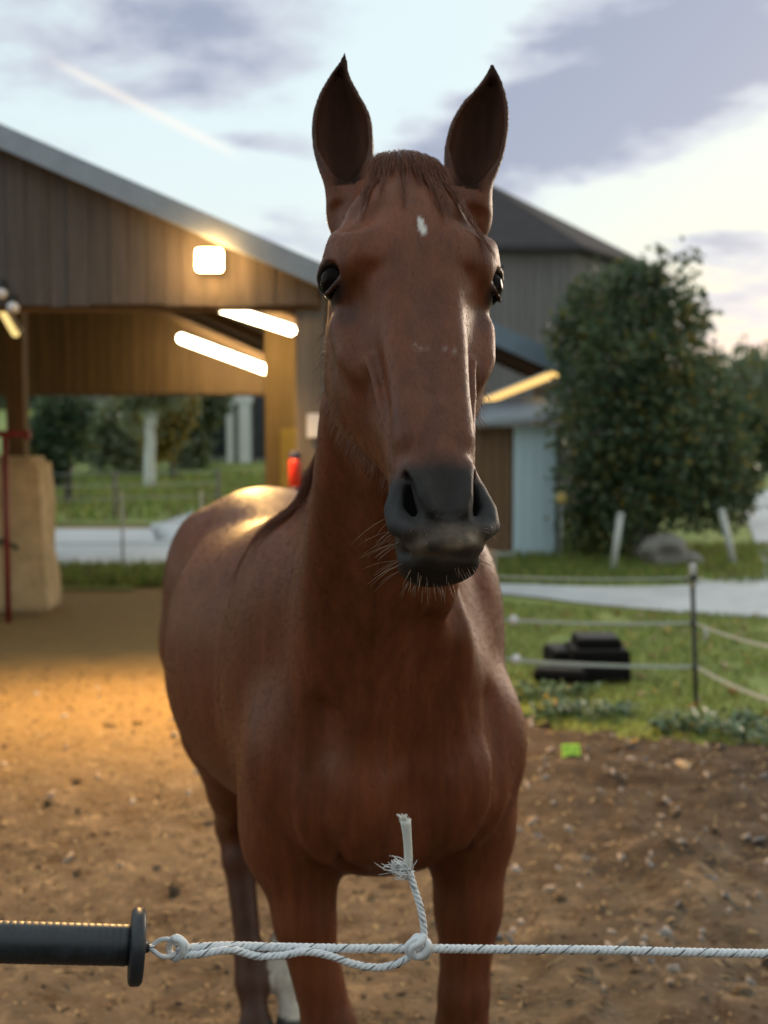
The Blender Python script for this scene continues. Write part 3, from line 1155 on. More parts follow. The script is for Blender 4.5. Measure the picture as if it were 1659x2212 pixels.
    arc = [ec + edir * .0232 * c1 + sd_ * .0240 * c2 + up * (.0165 * c3) for c1, c2, c3 in ((.55, -1, -.1), (.86, -.6, .75), (.98, 0, 1.12), (.86, .6, .8), (.55, 1, 0))]
    d = smin(d, chain(QA, arc, [.0030, .0043, .0050, .0043, .0028]), 0.004)
    arc = [ec + edir * .0232 * c1 + sd_ * .0240 * c2 - up * (.0190 * c3) for c1, c2, c3 in ((.55, -1, .1), (.88, -.55, .85), (.98, 0, 1.08), (.88, .55, .85), (.55, 1, 0))]
    d = smin(d, chain(QA, arc, [.0024, .0028, .0030, .0028, .0020]), 0.004)
    # veins of the cheek
    for pts in ([(.064, -.045, .28), (.058, -.042, .33), (.050, -.040, .38), (.046, -.045, .42)],):
        d = smin(d, chain(QA, pts, [.002, .004, .004, .002]), 0.014)
    return d


nkA, nkB = hp(0.006, -.170, .050), np.array([-.035, 2.24, 1.17])
nkT = nkB - nkA
nkL = np.linalg.norm(nkT)
nkT /= nkL
nkS = np.array([1.0, 0.10, 0])
nkS -= nkT * nkS.dot(nkT)
nkS /= np.linalg.norm(nkS)
nkN = np.cross(nkT, nkS)               # towards the throat
if nkN[1] > 0:
    nkN = -nkN


def leg_paths():
    fl = [bp(-.165, .24, 1.02), bp(-.168, .20, .86), bp(-.150, .17, .72), bp(-.108, .15, .52), bp(-.106, .155, .47), bp(-.106, .16, .40),
          bp(-.106, .16, .20), bp(-.106, .155, .145), bp(-.106, .11, .065)]
    fr = [bp(.200, .24, 1.02), bp(.186, .20, .84), bp(.176, .18, .70), bp(.160, .16, .54), bp(.158, .165, .47), bp(.160, .17, .40),
          bp(.162, .17, .20), bp(.162, .165, .145), bp(.162, .12, .065)]
    rf = [.080, .068, .050, .045, .047, .034, .030, .036, .034]
    rr = [.088, .080, .060, .044, .046, .034, .030, .036, .034]
    hl = [bp(-.13, 1.20, 1.05), bp(-.120, 1.08, .86), bp(-.080, 1.20, .66), bp(-.064, 1.32, .52), bp(-.060, 1.28, .44), bp(-.054, 1.18, .20), bp(-.054, 1.16, .145), bp(-.054, 1.11, .065)]
    hr = [bp(.15, 1.20, 1.05), bp(.150, 1.08, .86), bp(.115, 1.24, .66), bp(.078, 1.36, .52), bp(.070, 1.30, .44), bp(.052, 1.18, .20), bp(.052, 1.16, .145), bp(.052, 1.11, .065)]
    rh = [.15, .12, .075, .050, .042, .034, .038, .034]
    return (fl, rf), (fr, rr), (hl, rh), (hr, rh)


LEGS = leg_paths()


GROOVES = []


def body_sdf(P):
    q = (P - bO) @ BR.T
    s, b, z = q[:, 0], q[:, 1], q[:, 2]
    ts = [.00, .06, .14, .26, .40, .56, .74, .92, 1.08, 1.24, 1.37, 1.45]
    hw = [.10, .180, .220, .236, .250, .296, .322, .300, .238, .205, .16, .09]
    zc = [1.05, 1.06, 1.075, 1.10, 1.12, 1.11, 1.095, 1.115, 1.15, 1.18, 1.19, 1.18]
    hz = [.13, .215, .27, .315, .34, .335, .325, .315, .305, .275, .20, .10]
    d = loft(s, z, b, ts, hw, hz, None, zc, 2.25)
    # withers, croup
    d = smin(d, ellip(q, (0, .46, 1.40), (.085, .24, .085)), .10)
    d = smin(d, ellip(q, (0, 1.12, 1.36), (.15, .26, .09)), .08)
    d = smin(d, ellip(q, (-.172, 1.20, 1.19), (.096, .19, .21)), .07)
    d = smin(d, ellip(q, (.172, 1.20, 1.19), (.096, .19, .21)), .07)
    # shoulders: blade, point of shoulder, breast muscles
    for sg, off in ((-1, 0), (1, .004)):
        d = smin(d, ellip(q, (sg * .175 + off, .30, 1.17), (.098, .15, .27), rotx(-.30)), .05)
        d = smin(d, ellip(q, (sg * .188 + off, .145, 1.03), (.078, .095, .14)), .045)
        d = smin(d, ellip(q, (sg * .172 + off, .22, .90), (.080, .105, .115)), .05)
    d = smin(d, ellip(q, (-.094, .070, .985), (.112, .098, .135)), .030)
    d = smin(d, ellip(q, (.100, .075, .985), (.106, .096, .135)), .030)
    d = smin(d, ellip(q, (.0, .16, .915), (.15, .14, .085)), .05)
    for sg in (-1, 1):
        d = smax(d, -chain(q, [(sg * .112, .045, .900), (sg * .098, .055, .850), (sg * .088, .065, .78)], [.010, .022, .026]), .030)
    # neck
    c = P - nkA
    t = c @ nkT
    u, v = c @ nkS, c @ nkN
    tn = [-.05, .0, .10, .22, .36, .50, .64, nkL + .02]
    na = [.046, .066, .076, .085, .100, .122, .155, .185]
    nb = [.060, .090, .106, .120, .144, .178, .215, .25]
    nv = [0, 0, .0, -.01, -.012, -.008, 0, 0]
    nu = [0, 0, .006, .012, .010, .004, 0, 0]
    dn = loft(u, v, t, tn, na, nb, nu, nv, 2.1)
    # windpipe and the muscle running to the breast
    dn = smin(dn, chain(P, [nkA + nkT * .16 + nkN * .085, nkA + nkT * .45 + nkN * .135, nkA + nkT * .70 + nkN * .19], [.040, .045, .05]), .06)
    d = smin(d, dn, .11)
    for sg in (-1, 1):
        m0 = nkA + nkT * .22 + nkS * sg * .066 + nkN * .035
        m1 = nkA + nkT * .52 + nkS * sg * .085 + nkN * .115
        m2 = bp(sg * .115, .10, 1.10)
        d = smin(d, chain(P, [m0, m1, m2], [.035, .045, .06]), .05)
    # groove of the breast, opening upwards to the neck, and grooves along the windpipe
    if GROOVES:
        for pts, rs, k in GROOVES:
            d = smax(d, -chain(P, pts, rs), k)
    # legs
    for pts, rs in LEGS:
        l = chain(P, pts, rs, .03)
        d = smin(d, l, .055)
        e = np.asarray(pts[-1])
        dirn = (pts[-1] - pts[-2])
        hoof = cone(P, e + np.array([0, 0, -.005]), e + np.array([dirn[0] * .25, dirn[1] * .25, -.052]), .040, .054)
        hoof = smax(hoof, .003 - P[:, 2], .004)
        d = smin(d, hoof, .008)
    # muscle of the gaskins and forearms
    for (pts, rs), sg in ((LEGS[0], -1), (LEGS[1], 1)):
        d = smin(d, ellip(P, pts[2] + np.array([0, .012, .07]), (.052, .058, .12)), .03)
    return d


def rotx(a):
    c, s = math.cos(a), math.sin(a)
    return np.array([[1, 0, 0], [0, c, -s], [0, s, c]])


def front_at(s, z, b0=-.5, b1=.6):
    """first hit of the body along its own axis, from the front"""
    bs_ = np.linspace(b0, b1, 441)
    d = body_sdf(np.array([bp(s, b, z) for b in bs_]))
    k = np.argmax(d < 0)
    return bs_[k]


_g = []
for pts in ([(.004, 1.27, .012), (.006, 1.17, .016), (.008, 1.07, .018), (.008, .98, .017), (.008, .91, .008)],):
    P_ = [bp(s, front_at(s, z) - .040 + dp, z) for s, z, dp in pts]
    _g.append((P_, [.040] * len(P_), .035))
for sg in (-1, 1):
    pts = [(sg * .070 + .008, 1.36, .008), (sg * .066 + .008, 1.26, .011), (sg * .050 + .008, 1.16, .010), (sg * .026 + .008, 1.06, .006)]
    P_ = [bp(s, front_at(s, z) - .030 + dp, z) for s, z, dp in pts]
    _g.append((P_, [.030] * len(P_), .030))
    # line between breast and shoulder
    pts = [(sg * .165, 1.14, .006), (sg * .178, 1.04, .009), (sg * .170, .95, .011), (sg * .145, .89, .012)]
    P_ = [bp(s, front_at(s, z) - .022 + dp, z) for s, z, dp in pts]
    _g.append((P_, [.022] * len(P_), .030))
GROOVES += _g


def horse_sdf(P):
    P = np.asarray(P, float)
    d = body_sdf(P)
    q = (P - hP0) @ HM.T
    m = (np.abs(q[:, 0]) < .22) & (q[:, 1] > -.36) & (q[:, 1] < .12) & (q[:, 2] > -.30) & (q[:, 2] < .66)
    if m.any():
        Pm = P[m]
        dh = head_sdf(Pm)
        dm = smin(d[m], dh, .018)
        for e in EARS:
            dm = smin(dm, ear_sdf(Pm, e), .010)
            # root of the ear
            dm = smin(dm, ellip(Pm, e['o'] + e['R'][2] * -.012 - e['R'][1] * .022, (.040, .032, .045)), .022)
        # hollow of the ear must stay open down to its root
        for e in EARS:
            s, n, qq = ear_local(Pm, e)
            w = cubic(qq, e['q'], e['w'])
            c = cubic(qq, e['q'], e['c'])
            wi = np.maximum((w - .0080) * np.clip((qq - .02) / .34, .02, 1) ** .55, .001)
            inner = sell(s - c, n - w * .16, wi, np.maximum(w * .72, .004), 2.1)
            inner = smax(inner, np.maximum(.10 - qq, qq - .93) * e['L'], .02)
            dm = smax(dm, -inner, .004)
        d = d.copy()
        d[m] = dm
    return d


def axis(stops):
    """[(x0, step), (x1, step), ..., (xn, None)] -> sample positions, smoothly graded between the parts"""
    out = [stops[0][0]]
    for (a, h), (b, _) in zip(stops[:-1], stops[1:]):
        n = max(1, int(round((b - a) / h)))
        out += list(a + (b - a) * np.arange(1, n + 1) / n)
    return np.array(out)


def surface_nets(f, X, Y, Z, blk=4):
    """quads of the zero level of f on a rectilinear grid, sampled only near the surface"""
    def pad(A):
        n = len(A) - 1
        r = (-n) % blk
        return np.concatenate([A, A[-1] + (A[-1] - A[-2]) * np.arange(1, r + 1)]) if r else A
    X, Y, Z = pad(X), pad(Y), pad(Z)
    cx, cy, cz = X[::blk], Y[::blk], Z[::blk]
    G = np.stack(np.meshgrid(cx, cy, cz, indexing='ij'), -1).reshape(-1, 3)
    cv = np.concatenate([f(g) for g in np.array_split(G, 12)]).reshape(len(cx), len(cy), len(cz))
    dx, dy, dz = np.diff(cx), np.diff(cy), np.diff(cz)
    diag = np.sqrt(dx[:, None, None] ** 2 + dy[None, :, None] ** 2 + dz[None, None, :] ** 2)
    cor = [cv[i:len(cx) - 1 + i, j:len(cy) - 1 + j, k:len(cz) - 1 + k] for i in (0, 1) for j in (0, 1) for k in (0, 1)]
    mn = np.minimum.reduce([np.abs(c) for c in cor])
    sg = np.minimum.reduce(cor) * np.maximum.reduce(cor) < 0
    act = (mn < diag * 0.95) | sg
    V = np.repeat(np.repeat(np.repeat(cv[:-1, :-1, :-1], blk, 0), blk, 1), blk, 2).astype(np.float32)
    V = np.pad(V, ((0, 1), (0, 1), (0, 1)), mode='edge')
    bi = np.argwhere(act)
    o = np.arange(blk + 1)
    need = np.zeros(V.shape, bool)
    oo = np.stack(np.meshgrid(o, o, o, indexing='ij'), -1).reshape(-1, 3)
    ii = (bi[:, None, :] * blk + oo[None]).reshape(-1, 3)
    need[ii[:, 0], ii[:, 1], ii[:, 2]] = True
    ii = np.argwhere(need)
    pts = np.stack([X[ii[:, 0]], Y[ii[:, 1]], Z[ii[:, 2]]], 1)
    vals = np.concatenate([f(p) for p in np.array_split(pts, max(1, len(pts) // 200000))])
    V[ii[:, 0], ii[:, 1], ii[:, 2]] = vals
    S = V < 0
    nx, ny, nz = V.shape
    cells = np.zeros((nx - 1, ny - 1, nz - 1), np.uint8)
    for i in (0, 1):
        for j in (0, 1):
            for k in (0, 1):
                cells += S[i:nx - 1 + i, j:ny - 1 + j, k:nz - 1 + k]
    ci = np.argwhere((cells > 0) & (cells < 8))
    idx = np.full(cells.shape, -1, np.int32)
    idx[ci[:, 0], ci[:, 1], ci[:, 2]] = np.arange(len(ci))
    acc = np.zeros((len(ci), 3))
    cnt = np.zeros(len(ci))
    corners = [(i, j, k) for i in (0, 1) for j in (0, 1) for k in (0, 1)]
    val = {c: V[ci[:, 0] + c[0], ci[:, 1] + c[1], ci[:, 2] + c[2]].astype(float) for c in corners}
    pos = {c: np.stack([X[ci[:, 0] + c[0]], Y[ci[:, 1] + c[1]], Z[ci[:, 2] + c[2]]], 1) for c in corners}
    for a in corners:
        for ax in range(3):
            if a[ax]:
                continue
            b = tuple(1 if q == ax else a[q] for q in range(3))
            va, vb = val[a], val[b]
            m = (va < 0) != (vb < 0)
            tt = np.where(m, va / np.where(m, va - vb, 1), 0)
            acc += np.where(m[:, None], pos[a] + (pos[b] - pos[a]) * tt[:, None], 0)
            cnt += m
    verts = acc / cnt[:, None]
    quads = []
    for ax in range(3):
        sl = [slice(None)] * 3
        s0, s1 = sl.copy(), sl.copy()
        s0[ax], s1[ax] = slice(0, -1), slice(1, None)
        A, B = S[tuple(s0)], S[tuple(s1)]
        e = np.argwhere(A != B)
        u, v = [q for q in range(3) if q != ax]
        ok = (e[:, u] > 0) & (e[:, v] > 0) & (e[:, u] < cells.shape[u]) & (e[:, v] < cells.shape[v])
        e = e[ok]

        def cell(du, dv):
            c = e.copy()
            c[:, u] -= du
            c[:, v] -= dv
            return idx[c[:, 0], c[:, 1], c[:, 2]]
        q = np.stack([cell(1, 1), cell(0, 1), cell(0, 0), cell(1, 0)], 1)
        inside = A[e[:, 0], e[:, 1], e[:, 2]]
        flip = inside if ax != 1 else ~inside
        q[~flip] = q[~flip][:, ::-1]
        quads.append(q)
    quads = np.vstack(quads)
    return verts, quads[(quads >= 0).all(1)]


hs = RES
gx = axis([(-.86, .012), (-.16, hs), (.21, .010), (.42, None)])
gy = axis([(1.14, hs), (1.64, .011), (3.62, None)])
gz = axis([(-.02, .012), (1.40, hs), (2.16, None)])
hv, hf = surface_nets(horse_sdf, gx, gy, gz)
from mathutils.bvhtree import BVHTree
H_BVH = BVHTree.FromPolygons(hv.tolist(), hf.tolist())
_fn = np.cross(hv[hf[:, 2]] - hv[hf[:, 0]], hv[hf[:, 3]] - hv[hf[:, 1]])
h_vn = np.zeros_like(hv)
for _k in range(4):
    for _c in range(3):
        h_vn[:, _c] += np.bincount(hf[:, _k], _fn[:, _c], len(hv))
h_vn /= np.linalg.norm(h_vn, axis=1)[:, None] + 1e-12


def nearest(P):
    """signed distance to the surface and its outward normal"""
    d, g = np.zeros(len(P)), np.zeros((len(P), 3))
    for i, p in enumerate(P):
        loc, no, fi, _ = H_BVH.find_nearest(p)
        n = h_vn[hf[fi]].mean(0)
        n = n / (np.linalg.norm(n) + 1e-9)
        d[i] = (Vector(p) - loc).dot(Vector(n))
        g[i] = n
    return d, g


horse = empty('horse', tuple(bO), 'chestnut horse with pricked ears and a dark muzzle standing behind the white rope', 'horse')


def smoothstep(x, a, b):
    t = np.clip((x - a) / (b - a), 0, 1)
    return t * t * (3 - 2 * t)


def vnoise(P, scale, seed=0):
    """cheap smooth value noise"""
    r = np.random.default_rng(seed)
    tab = r.random((32, 32, 32))
    q = np.asarray(P) * scale
    i = np.floor(q).astype(int)
    f = q - i
    f = f * f * (3 - 2 * f)
    out = 0
    for a in (0, 1):
        for b in (0, 1):
            for c in (0, 1):
                w = (f[:, 0] if a else 1 - f[:, 0]) * (f[:, 1] if b else 1 - f[:, 1]) * (f[:, 2] if c else 1 - f[:, 2])
                out = out + w * tab[(i[:, 0] + a) % 32, (i[:, 1] + b) % 32, (i[:, 2] + c) % 32]
    return out


def mixc(c, new, w):
    return c * (1 - w[:, None]) + np.asarray(new) * w[:, None]


def coat_colour(P):
    """colour of the coat: chestnut, dark skin at muzzle, eyes and ears, star, snip, sock"""
    q = (P - hP0) @ HM.T
    s, n, t = q[:, 0], q[:, 1], q[:, 2]
    n1, n2 = vnoise(P, 9, 1), vnoise(P, 40, 2)
    c = np.tile(np.array(COAT), (len(P), 1)) * (0.82 + .26 * n1 + .12 * n2)[:, None]
    hd = (np.abs(s) < .16) & (n > -.30) & (n < .06) & (t > -.04) & (t < .62)
    # plum sky sheen painted into the coat along the bridge of the nose
    br = np.exp(-(s / .040) ** 2) * smoothstep(t, .10, .22) * smoothstep(n, -.05, -.015)
    c = mixc(c, np.array(COAT) * np.array([.70, .78, 1.1]), np.where(hd, br * .7, 0))
    edge = .442 + .008 * np.clip(np.abs(s) / .05, 0, 1.3) ** 2 - .012 + .014 * (n2 - .5)
    mz = smoothstep(t, edge - .012, edge + .028) * smoothstep(n, -.16, -.09)
    c = mixc(c, (.018, .0165, .016), np.where(hd, mz * .97, 0))
    # paler skin on the nostril wings and at the mouth
    wg = np.exp(-(((np.abs(s) - .049) / .016) ** 2 + ((t - .494) / .03) ** 2))
    c = mixc(c, (.042, .044, .048), np.where(hd, wg * .8, 0))
    lp = np.exp(-(((s - .002) / .030) ** 2 + ((t - .541) / .012) ** 2)) * smoothstep(n, -.035, -.012)
    c = mixc(c, (.33, .25, .18), np.where(hd, np.clip(lp * (.25 + .85 * smoothstep(vnoise(P, 60, 8), .30, .65)) * 1.3, 0, .9), 0))
    # skin round the eyes
    for ex, en, et in EYES:
        r = np.linalg.norm(q - np.array([ex, en, et]), axis=1)
        c = mixc(c, (.018, .012, .010), smoothstep(-r, -.0360, -.0285) * .95)
        r2 = np.linalg.norm((q - np.array([ex * .90, en - .004, et + .048])) / np.array([.02, .03, .022]), axis=1)
        c = mixc(c, (.030, .018, .013), smoothstep(-r2, -1.1, -.5) * .45)
    # star and flecks
    st = smoothstep(-np.sqrt(((s - .003 - .1 * (t - .118)) / .0052) ** 2 + ((t - .118) / .017) ** 2) + .5 * (n2 - .5), -1.05, -.55) * (n > -.03)
    c = mixc(c, (.75, .70, .66), np.where(hd, st, 0))
    for fs, ft, fa, fb in ((-.012, .292, .012, .007), (.024, .295, .010, .008)):
        sp = smoothstep(-np.sqrt(((s - fs) / fa) ** 2 + ((t - ft) / fb) ** 2), -1.2, -.2) * smoothstep(vnoise(P, 170, 5), .55, .8) * (n > -.04)
        c = mixc(c, (.45, .38, .36), np.where(hd, sp * .45, 0))
    # inside of the ears and nostrils
    dull = np.zeros(len(P))
    qa = np.stack([np.abs(s), n, t], 1)
    ns = np.minimum(chain(qa, NOS_A, NOS_RA), chain(qa, NOS_B, NOS_RB))
    nd = np.where(hd, smoothstep(-ns, -.0030, .0005), 0)
    c = mixc(c, (.006, .005, .005), nd * .95)
    dull = np.maximum(dull, nd)
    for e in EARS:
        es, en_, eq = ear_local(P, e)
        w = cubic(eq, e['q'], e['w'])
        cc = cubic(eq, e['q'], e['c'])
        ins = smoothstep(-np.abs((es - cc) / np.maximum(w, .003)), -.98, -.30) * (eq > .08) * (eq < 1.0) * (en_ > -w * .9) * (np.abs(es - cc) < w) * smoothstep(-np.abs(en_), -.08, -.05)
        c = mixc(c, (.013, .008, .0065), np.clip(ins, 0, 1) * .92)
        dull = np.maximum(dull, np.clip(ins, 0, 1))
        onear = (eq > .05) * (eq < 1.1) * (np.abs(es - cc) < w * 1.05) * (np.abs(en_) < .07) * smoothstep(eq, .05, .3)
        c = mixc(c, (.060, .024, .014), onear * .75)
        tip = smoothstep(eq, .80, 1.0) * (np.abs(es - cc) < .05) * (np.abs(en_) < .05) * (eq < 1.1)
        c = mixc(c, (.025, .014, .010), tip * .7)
    # legs: darker below, sock on one hind foot, hooves
    lg = smoothstep(-P[:, 2], -.70, -.30) * np.where((P - bO) @ bD > .8, 1.35, .8)
    c = mixc(c, (.060, .028, .018), lg * .6)
    bq = (P - bO) @ BR.T
    sock = smoothstep(-P[:, 2], -.27, -.235) * (bq[:, 1] > .9) * (bq[:, 0] > -.008)
    c = mixc(c, (.62, .55, .47), sock)
    hf_ = smoothstep(-P[:, 2], -.066, -.058)
    c = mixc(c, (.05, .045, .04), hf_)
    return c, mz * hd, dull


me = fast_mesh('horse_body', hv - bO, hf)
me.polygons.foreach_set('use_smooth', np.ones(len(me.polygons), bool))
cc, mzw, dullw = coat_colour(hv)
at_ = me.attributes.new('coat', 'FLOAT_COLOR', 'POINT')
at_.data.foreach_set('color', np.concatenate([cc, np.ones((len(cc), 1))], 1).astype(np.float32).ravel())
at3 = me.attributes.new('dull', 'FLOAT', 'POINT')
at3.data.foreach_set('value', dullw.astype(np.float32))
at2 = me.attributes.new('skin', 'FLOAT', 'POINT')
at2.data.foreach_set('value', mzw.astype(np.float32))


def horse_mat():
    m, t, bs = mat_new('horse_coat')
    a = t.n('ShaderNodeAttribute', attribute_name='coat').outputs['Color']
    sk = t.n('ShaderNodeAttribute', attribute_name='skin').outputs['Fac']
    tc = t.n('ShaderNodeTexCoord').outputs['Object']
    mp = t.n('ShaderNodeMapping')
    mp.inputs['Scale'].default_value = (330, 330, 28)
    t.link(tc, mp.inputs[0])
    nf = t.noise(mp.outputs[0], 1.0, 3, 0.6)
    var = t.ramp(nf, [(0.3, 0.88), (0.7, 1.1)])
    mp2 = t.n('ShaderNodeMapping')
    mp2.inputs['Scale'].default_value = (48, 48, 5)
    t.link(tc, mp2.inputs[0])
    nl_ = t.noise(mp2.outputs[0], 1.0, 4, .6, .2)
    a = t.mix(1.0, a, t.ramp(nl_, [(.3, (.74, .71, .68)), (.7, (1.22, 1.22, 1.20))]), 'MULTIPLY')
    col = t.mix(t.math('SUBTRACT', 1.0, sk), a, t.mix(1.0, a, var, 'MULTIPLY'))
    t.link(col, bs.inputs['Base Color'])
    bs.inputs['Roughness'].default_value = 0.46
    bs.inputs['Specular IOR Level'].default_value = 0.45
    dl = t.n('ShaderNodeAttribute', attribute_name='dull').outputs['Fac']
    t.link(t.math('ADD', t.math('ADD', 0.47, t.math('MULTIPLY', sk, 0.10)), t.math('MULTIPLY', dl, 0.4)), bs.inputs['Roughness'])
    t.link(t.math('SUBTRACT', t.math('SUBTRACT', 0.34, t.math('MULTIPLY', sk, 0.14)), t.math('MULTIPLY', dl, 0.20), None, True), bs.inputs['Specular IOR Level'])
    bs.inputs['Sheen Weight'].default_value = 0.0
    bs.inputs['Sheen Roughness'].default_value = 0.4
    b = t.n('ShaderNodeBump')
    b.inputs['Strength'].default_value = 0.32
    b.inputs['Distance'].default_value = 0.002
    t.link(nf, b.inputs['Height'])
    t.link(b.outputs[0], bs.inputs['Normal'])
    return m


M_COAT = horse_mat()
body = link_mesh('body', me, M_COAT, horse)

# eyes
m_eye = mat_plain('eye_dark', (.008, .006, .005), 0.10, .1, 40, spec=.03)
m_iris = mat_plain('iris_brown', (.014, .007, .004), 0.16, .3, 200, spec=.05)
for ex, en, et in EYES:
    c = hp(ex, en, et) - bO
    dirv = hS * (0.86 * (1 if ex > 0 else -1)) + hN * .50 + hT * .12
    dirv /= np.linalg.norm(dirv)
    prof = [(-EYE_R * math.cos(a), EYE_R * math.sin(a)) for a in np.linspace(0.02, math.pi - .02, 20)]
    eb = MB().lathe(c, dirv, prof, 28).build('eye', m_eye, horse, True)
    MB().lathe(c + dirv * EYE_R * .86, dirv, [(0, .0098), (.0022, .0094), (.0036, .006), (.0038, .001)], 24).build('iris', m_iris, eb, True)


def hair_mat(name, rough=0.38, trans=True, attr=None, col=(.1, .03, .02), spec=.5):
    m, t, bs = mat_new(name)
    if attr:
        a = t.n('ShaderNodeAttribute', attribute_name=attr).outputs['Color']
        t.link(a, bs.inputs['Base Color'])
    else:
        hi = t.n('ShaderNodeHairInfo').outputs['Random']
        c = t.ramp(hi, [(0, tuple(x * .55 for x in col)), (1, tuple(min(1, x * 1.5) for x in col))])
        t.link(c, bs.inputs['Base Color'])
    bs.inputs['Roughness'].default_value = rough
    bs.inputs['Specular IOR Level'].default_value = spec
    return m


# surface samples for the coat of short hairs
tri = np.vstack([hf[:, [0, 1, 2]], hf[:, [0, 2, 3]]])
ta = hv[tri]
cr = np.cross(ta[:, 1] - ta[:, 0], ta[:, 2] - ta[:, 0])
area = np.linalg.norm(cr, axis=1) / 2
nrm = cr / (2 * area[:, None] + 1e-12)
cen = ta.mean(1)
front = ((np.array([-.25, -.2, CAMZ]) - cen) * nrm).sum(1) > -.35 * np.linalg.norm(cen - np.array([0, 0, CAMZ]), axis=1)
qh = (cen - hP0) @ HM.T
is_head = (qh[:, 1] > -.30) & (qh[:, 1] < .06) & (qh[:, 2] > -.24) & (np.abs(qh[:, 0]) < .2) & (qh[:, 2] < .62)
dens = np.where(is_head, 3.2, 1.0) * front * (cen[:, 2] > .35)
prob = area * dens
prob /= prob.sum()
pick = RNG.choice(len(tri), N_COAT, p=prob)
r1, r2 = RNG.random(N_COAT), RNG.random(N_COAT)
sq = np.sqrt(r1)
root = ta[pick, 0] * (1 - sq)[:, None] + ta[pick, 1] * (sq * (1 - r2))[:, None] + ta[pick, 2] * (sq * r2)[:, None]
bw = np.stack([1 - sq, sq * (1 - r2), sq * r2], 1)
rn = (h_vn[tri[pick]] * bw[:, :, None]).sum(1)
rn /= np.linalg.norm(rn, axis=1)[:, None] + 1e-9
q = (root - hP0) @ HM.T
hw_ = (smoothstep(q[:, 1], -.34, -.22) * smoothstep(q[:, 2], -.06, .02) * smoothstep(-q[:, 2], -.75, -.55) * (np.abs(q[:, 0]) < .16))[:, None]
flow_h = hT + np.outer(np.clip(q[:, 0] / .1, -1, 1) * .35, hS) - hN * .35
bq = (root - bO) @ BR.T
flow_n = nkT * .9 + np.array([0, 0, -.3])
flow_b = bD * .55 + np.array([0, 0, -.85])
nw = smoothstep(root[:, 2], 1.25, 1.45)[:, None] * smoothstep(-bq[:, 1], -.5, -.2)[:, None]
flow = flow_h * hw_ + (1 - hw_) * (flow_n * nw + flow_b * (1 - nw))
earw = np.zeros(N_COAT)
for e in EARS:
    s_, n_, eq = ear_local(root, e)
    m = (eq > .12) & (eq < 1.1) & (np.abs(s_) < .06) & (np.abs(n_) < .06)
    flow[m] = e['R'][2]
    earw[m] = 1
# slow swirls in the lie of the hair
sw = np.stack([vnoise(root, 7, 21), vnoise(root, 7, 22), vnoise(root, 7, 23)], 1) - .5
sw2 = np.stack([vnoise(root, 60, 31), vnoise(root, 60, 32), vnoise(root, 60, 33)], 1) - .5
flow = flow + sw * .25 + sw2 * .06 + RNG.normal(0, .07, flow.shape)
flow -= rn * (flow * rn).sum(1)[:, None]
flow /= np.linalg.norm(flow, axis=1)[:, None] + 1e-9
skin = np.clip(smoothstep(q[:, 2], .44, .47) * (np.abs(q[:, 0]) < .08) * (q[:, 1] > -.14), 0, 1)
ln = (.0060 + .0015 * (1 - hw_[:, 0])) * (1 - .72 * skin) * RNG.uniform(.7, 1.3, N_COAT)
ln *= np.where(earw > 0, .8, 1)
eyed = np.min([np.linalg.norm(q - np.array(e), axis=1) for e in EYES], axis=0)
keep = (eyed > .0320) & (RNG.random(N_COAT) < np.where(hw_[:, 0] > .5, .22, 1.0)) & (np.where(skin > .5, RNG.random(N_COAT) < .35, True))
for e in EARS:
    s_, n_, eq = ear_local(root, e)
    w_ = cubic(eq, e['q'], e['w'])
    c_ = cubic(eq, e['q'], e['c'])
    keep &= ~((eq > .1) & (eq < 1) & (np.abs(s_ - c_) < w_ * .86) & (np.abs(n_) < .06) & (rn @ e['R'][1] > -.2))
    keep &= ~((eq > .9) & (eq < 1.1) & (np.abs(s_) < .05) & (np.abs(n_) < .06))
lift = np.where(skin > .5, .30, .07) * RNG.uniform(.6, 1.4, N_COAT)
st = np.stack([root - rn * .0006,
               root + flow * (ln * .5)[:, None] + rn * (ln * lift * .55)[:, None],
               root + flow * ln[:, None] + rn * (ln * lift * .62)[:, None]], 1)
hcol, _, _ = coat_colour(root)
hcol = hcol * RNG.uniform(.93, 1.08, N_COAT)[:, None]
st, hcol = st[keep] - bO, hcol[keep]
M_HAIR = hair_mat('coat_hair', .45, attr='haircol', spec=.18)
rad = np.where(is_head[pick][keep], .00012, .00016)[:, None] * np.array([[1.0, .85, .25]])
coat = hair('coat', st, rad, M_HAIR, horse)
ha = coat.data.attributes.new('haircol', 'FLOAT_COLOR', 'CURVE')
ha.data.foreach_set('color', np.concatenate([hcol, np.ones((len(hcol), 1))], 1).astype(np.float32).ravel())


# long hair laid over the surface
def on_surface(P, off):
    for _ in range(3):
        d, g = nearest(P)
        P = P - g * (d - off)[:, None]
    return P


def laid(starts, dirs, steps, step, off, sag=0.0, jit=.06, lift0=0.0):
    """strands that walk along the surface in the given directions"""
    P = np.array(starts, float)
    n = len(P)
    out = []
    D = np.array(dirs, float)
    o = np.broadcast_to(np.asarray(off, float), (n,))
    for k in range(steps):
        d, g = nearest(P)
        P = P - g * np.where(d < o, d - o, np.clip(d - o, -1, .004))[:, None]
        out.append(P.copy())
        v = D + RNG.normal(0, jit, D.shape)
        v -= g * np.minimum((v * g).sum(1), 0.0)[:, None]
        v[:, 2] -= sag
        v /= np.linalg.norm(v, axis=1)[:, None]
        P = P + v * np.broadcast_to(step, (n,))[:, None]
    return np.stack(out, 1)


M_MANE = hair_mat('mane_hair', .40, col=(.145, .046, .020), spec=.3)
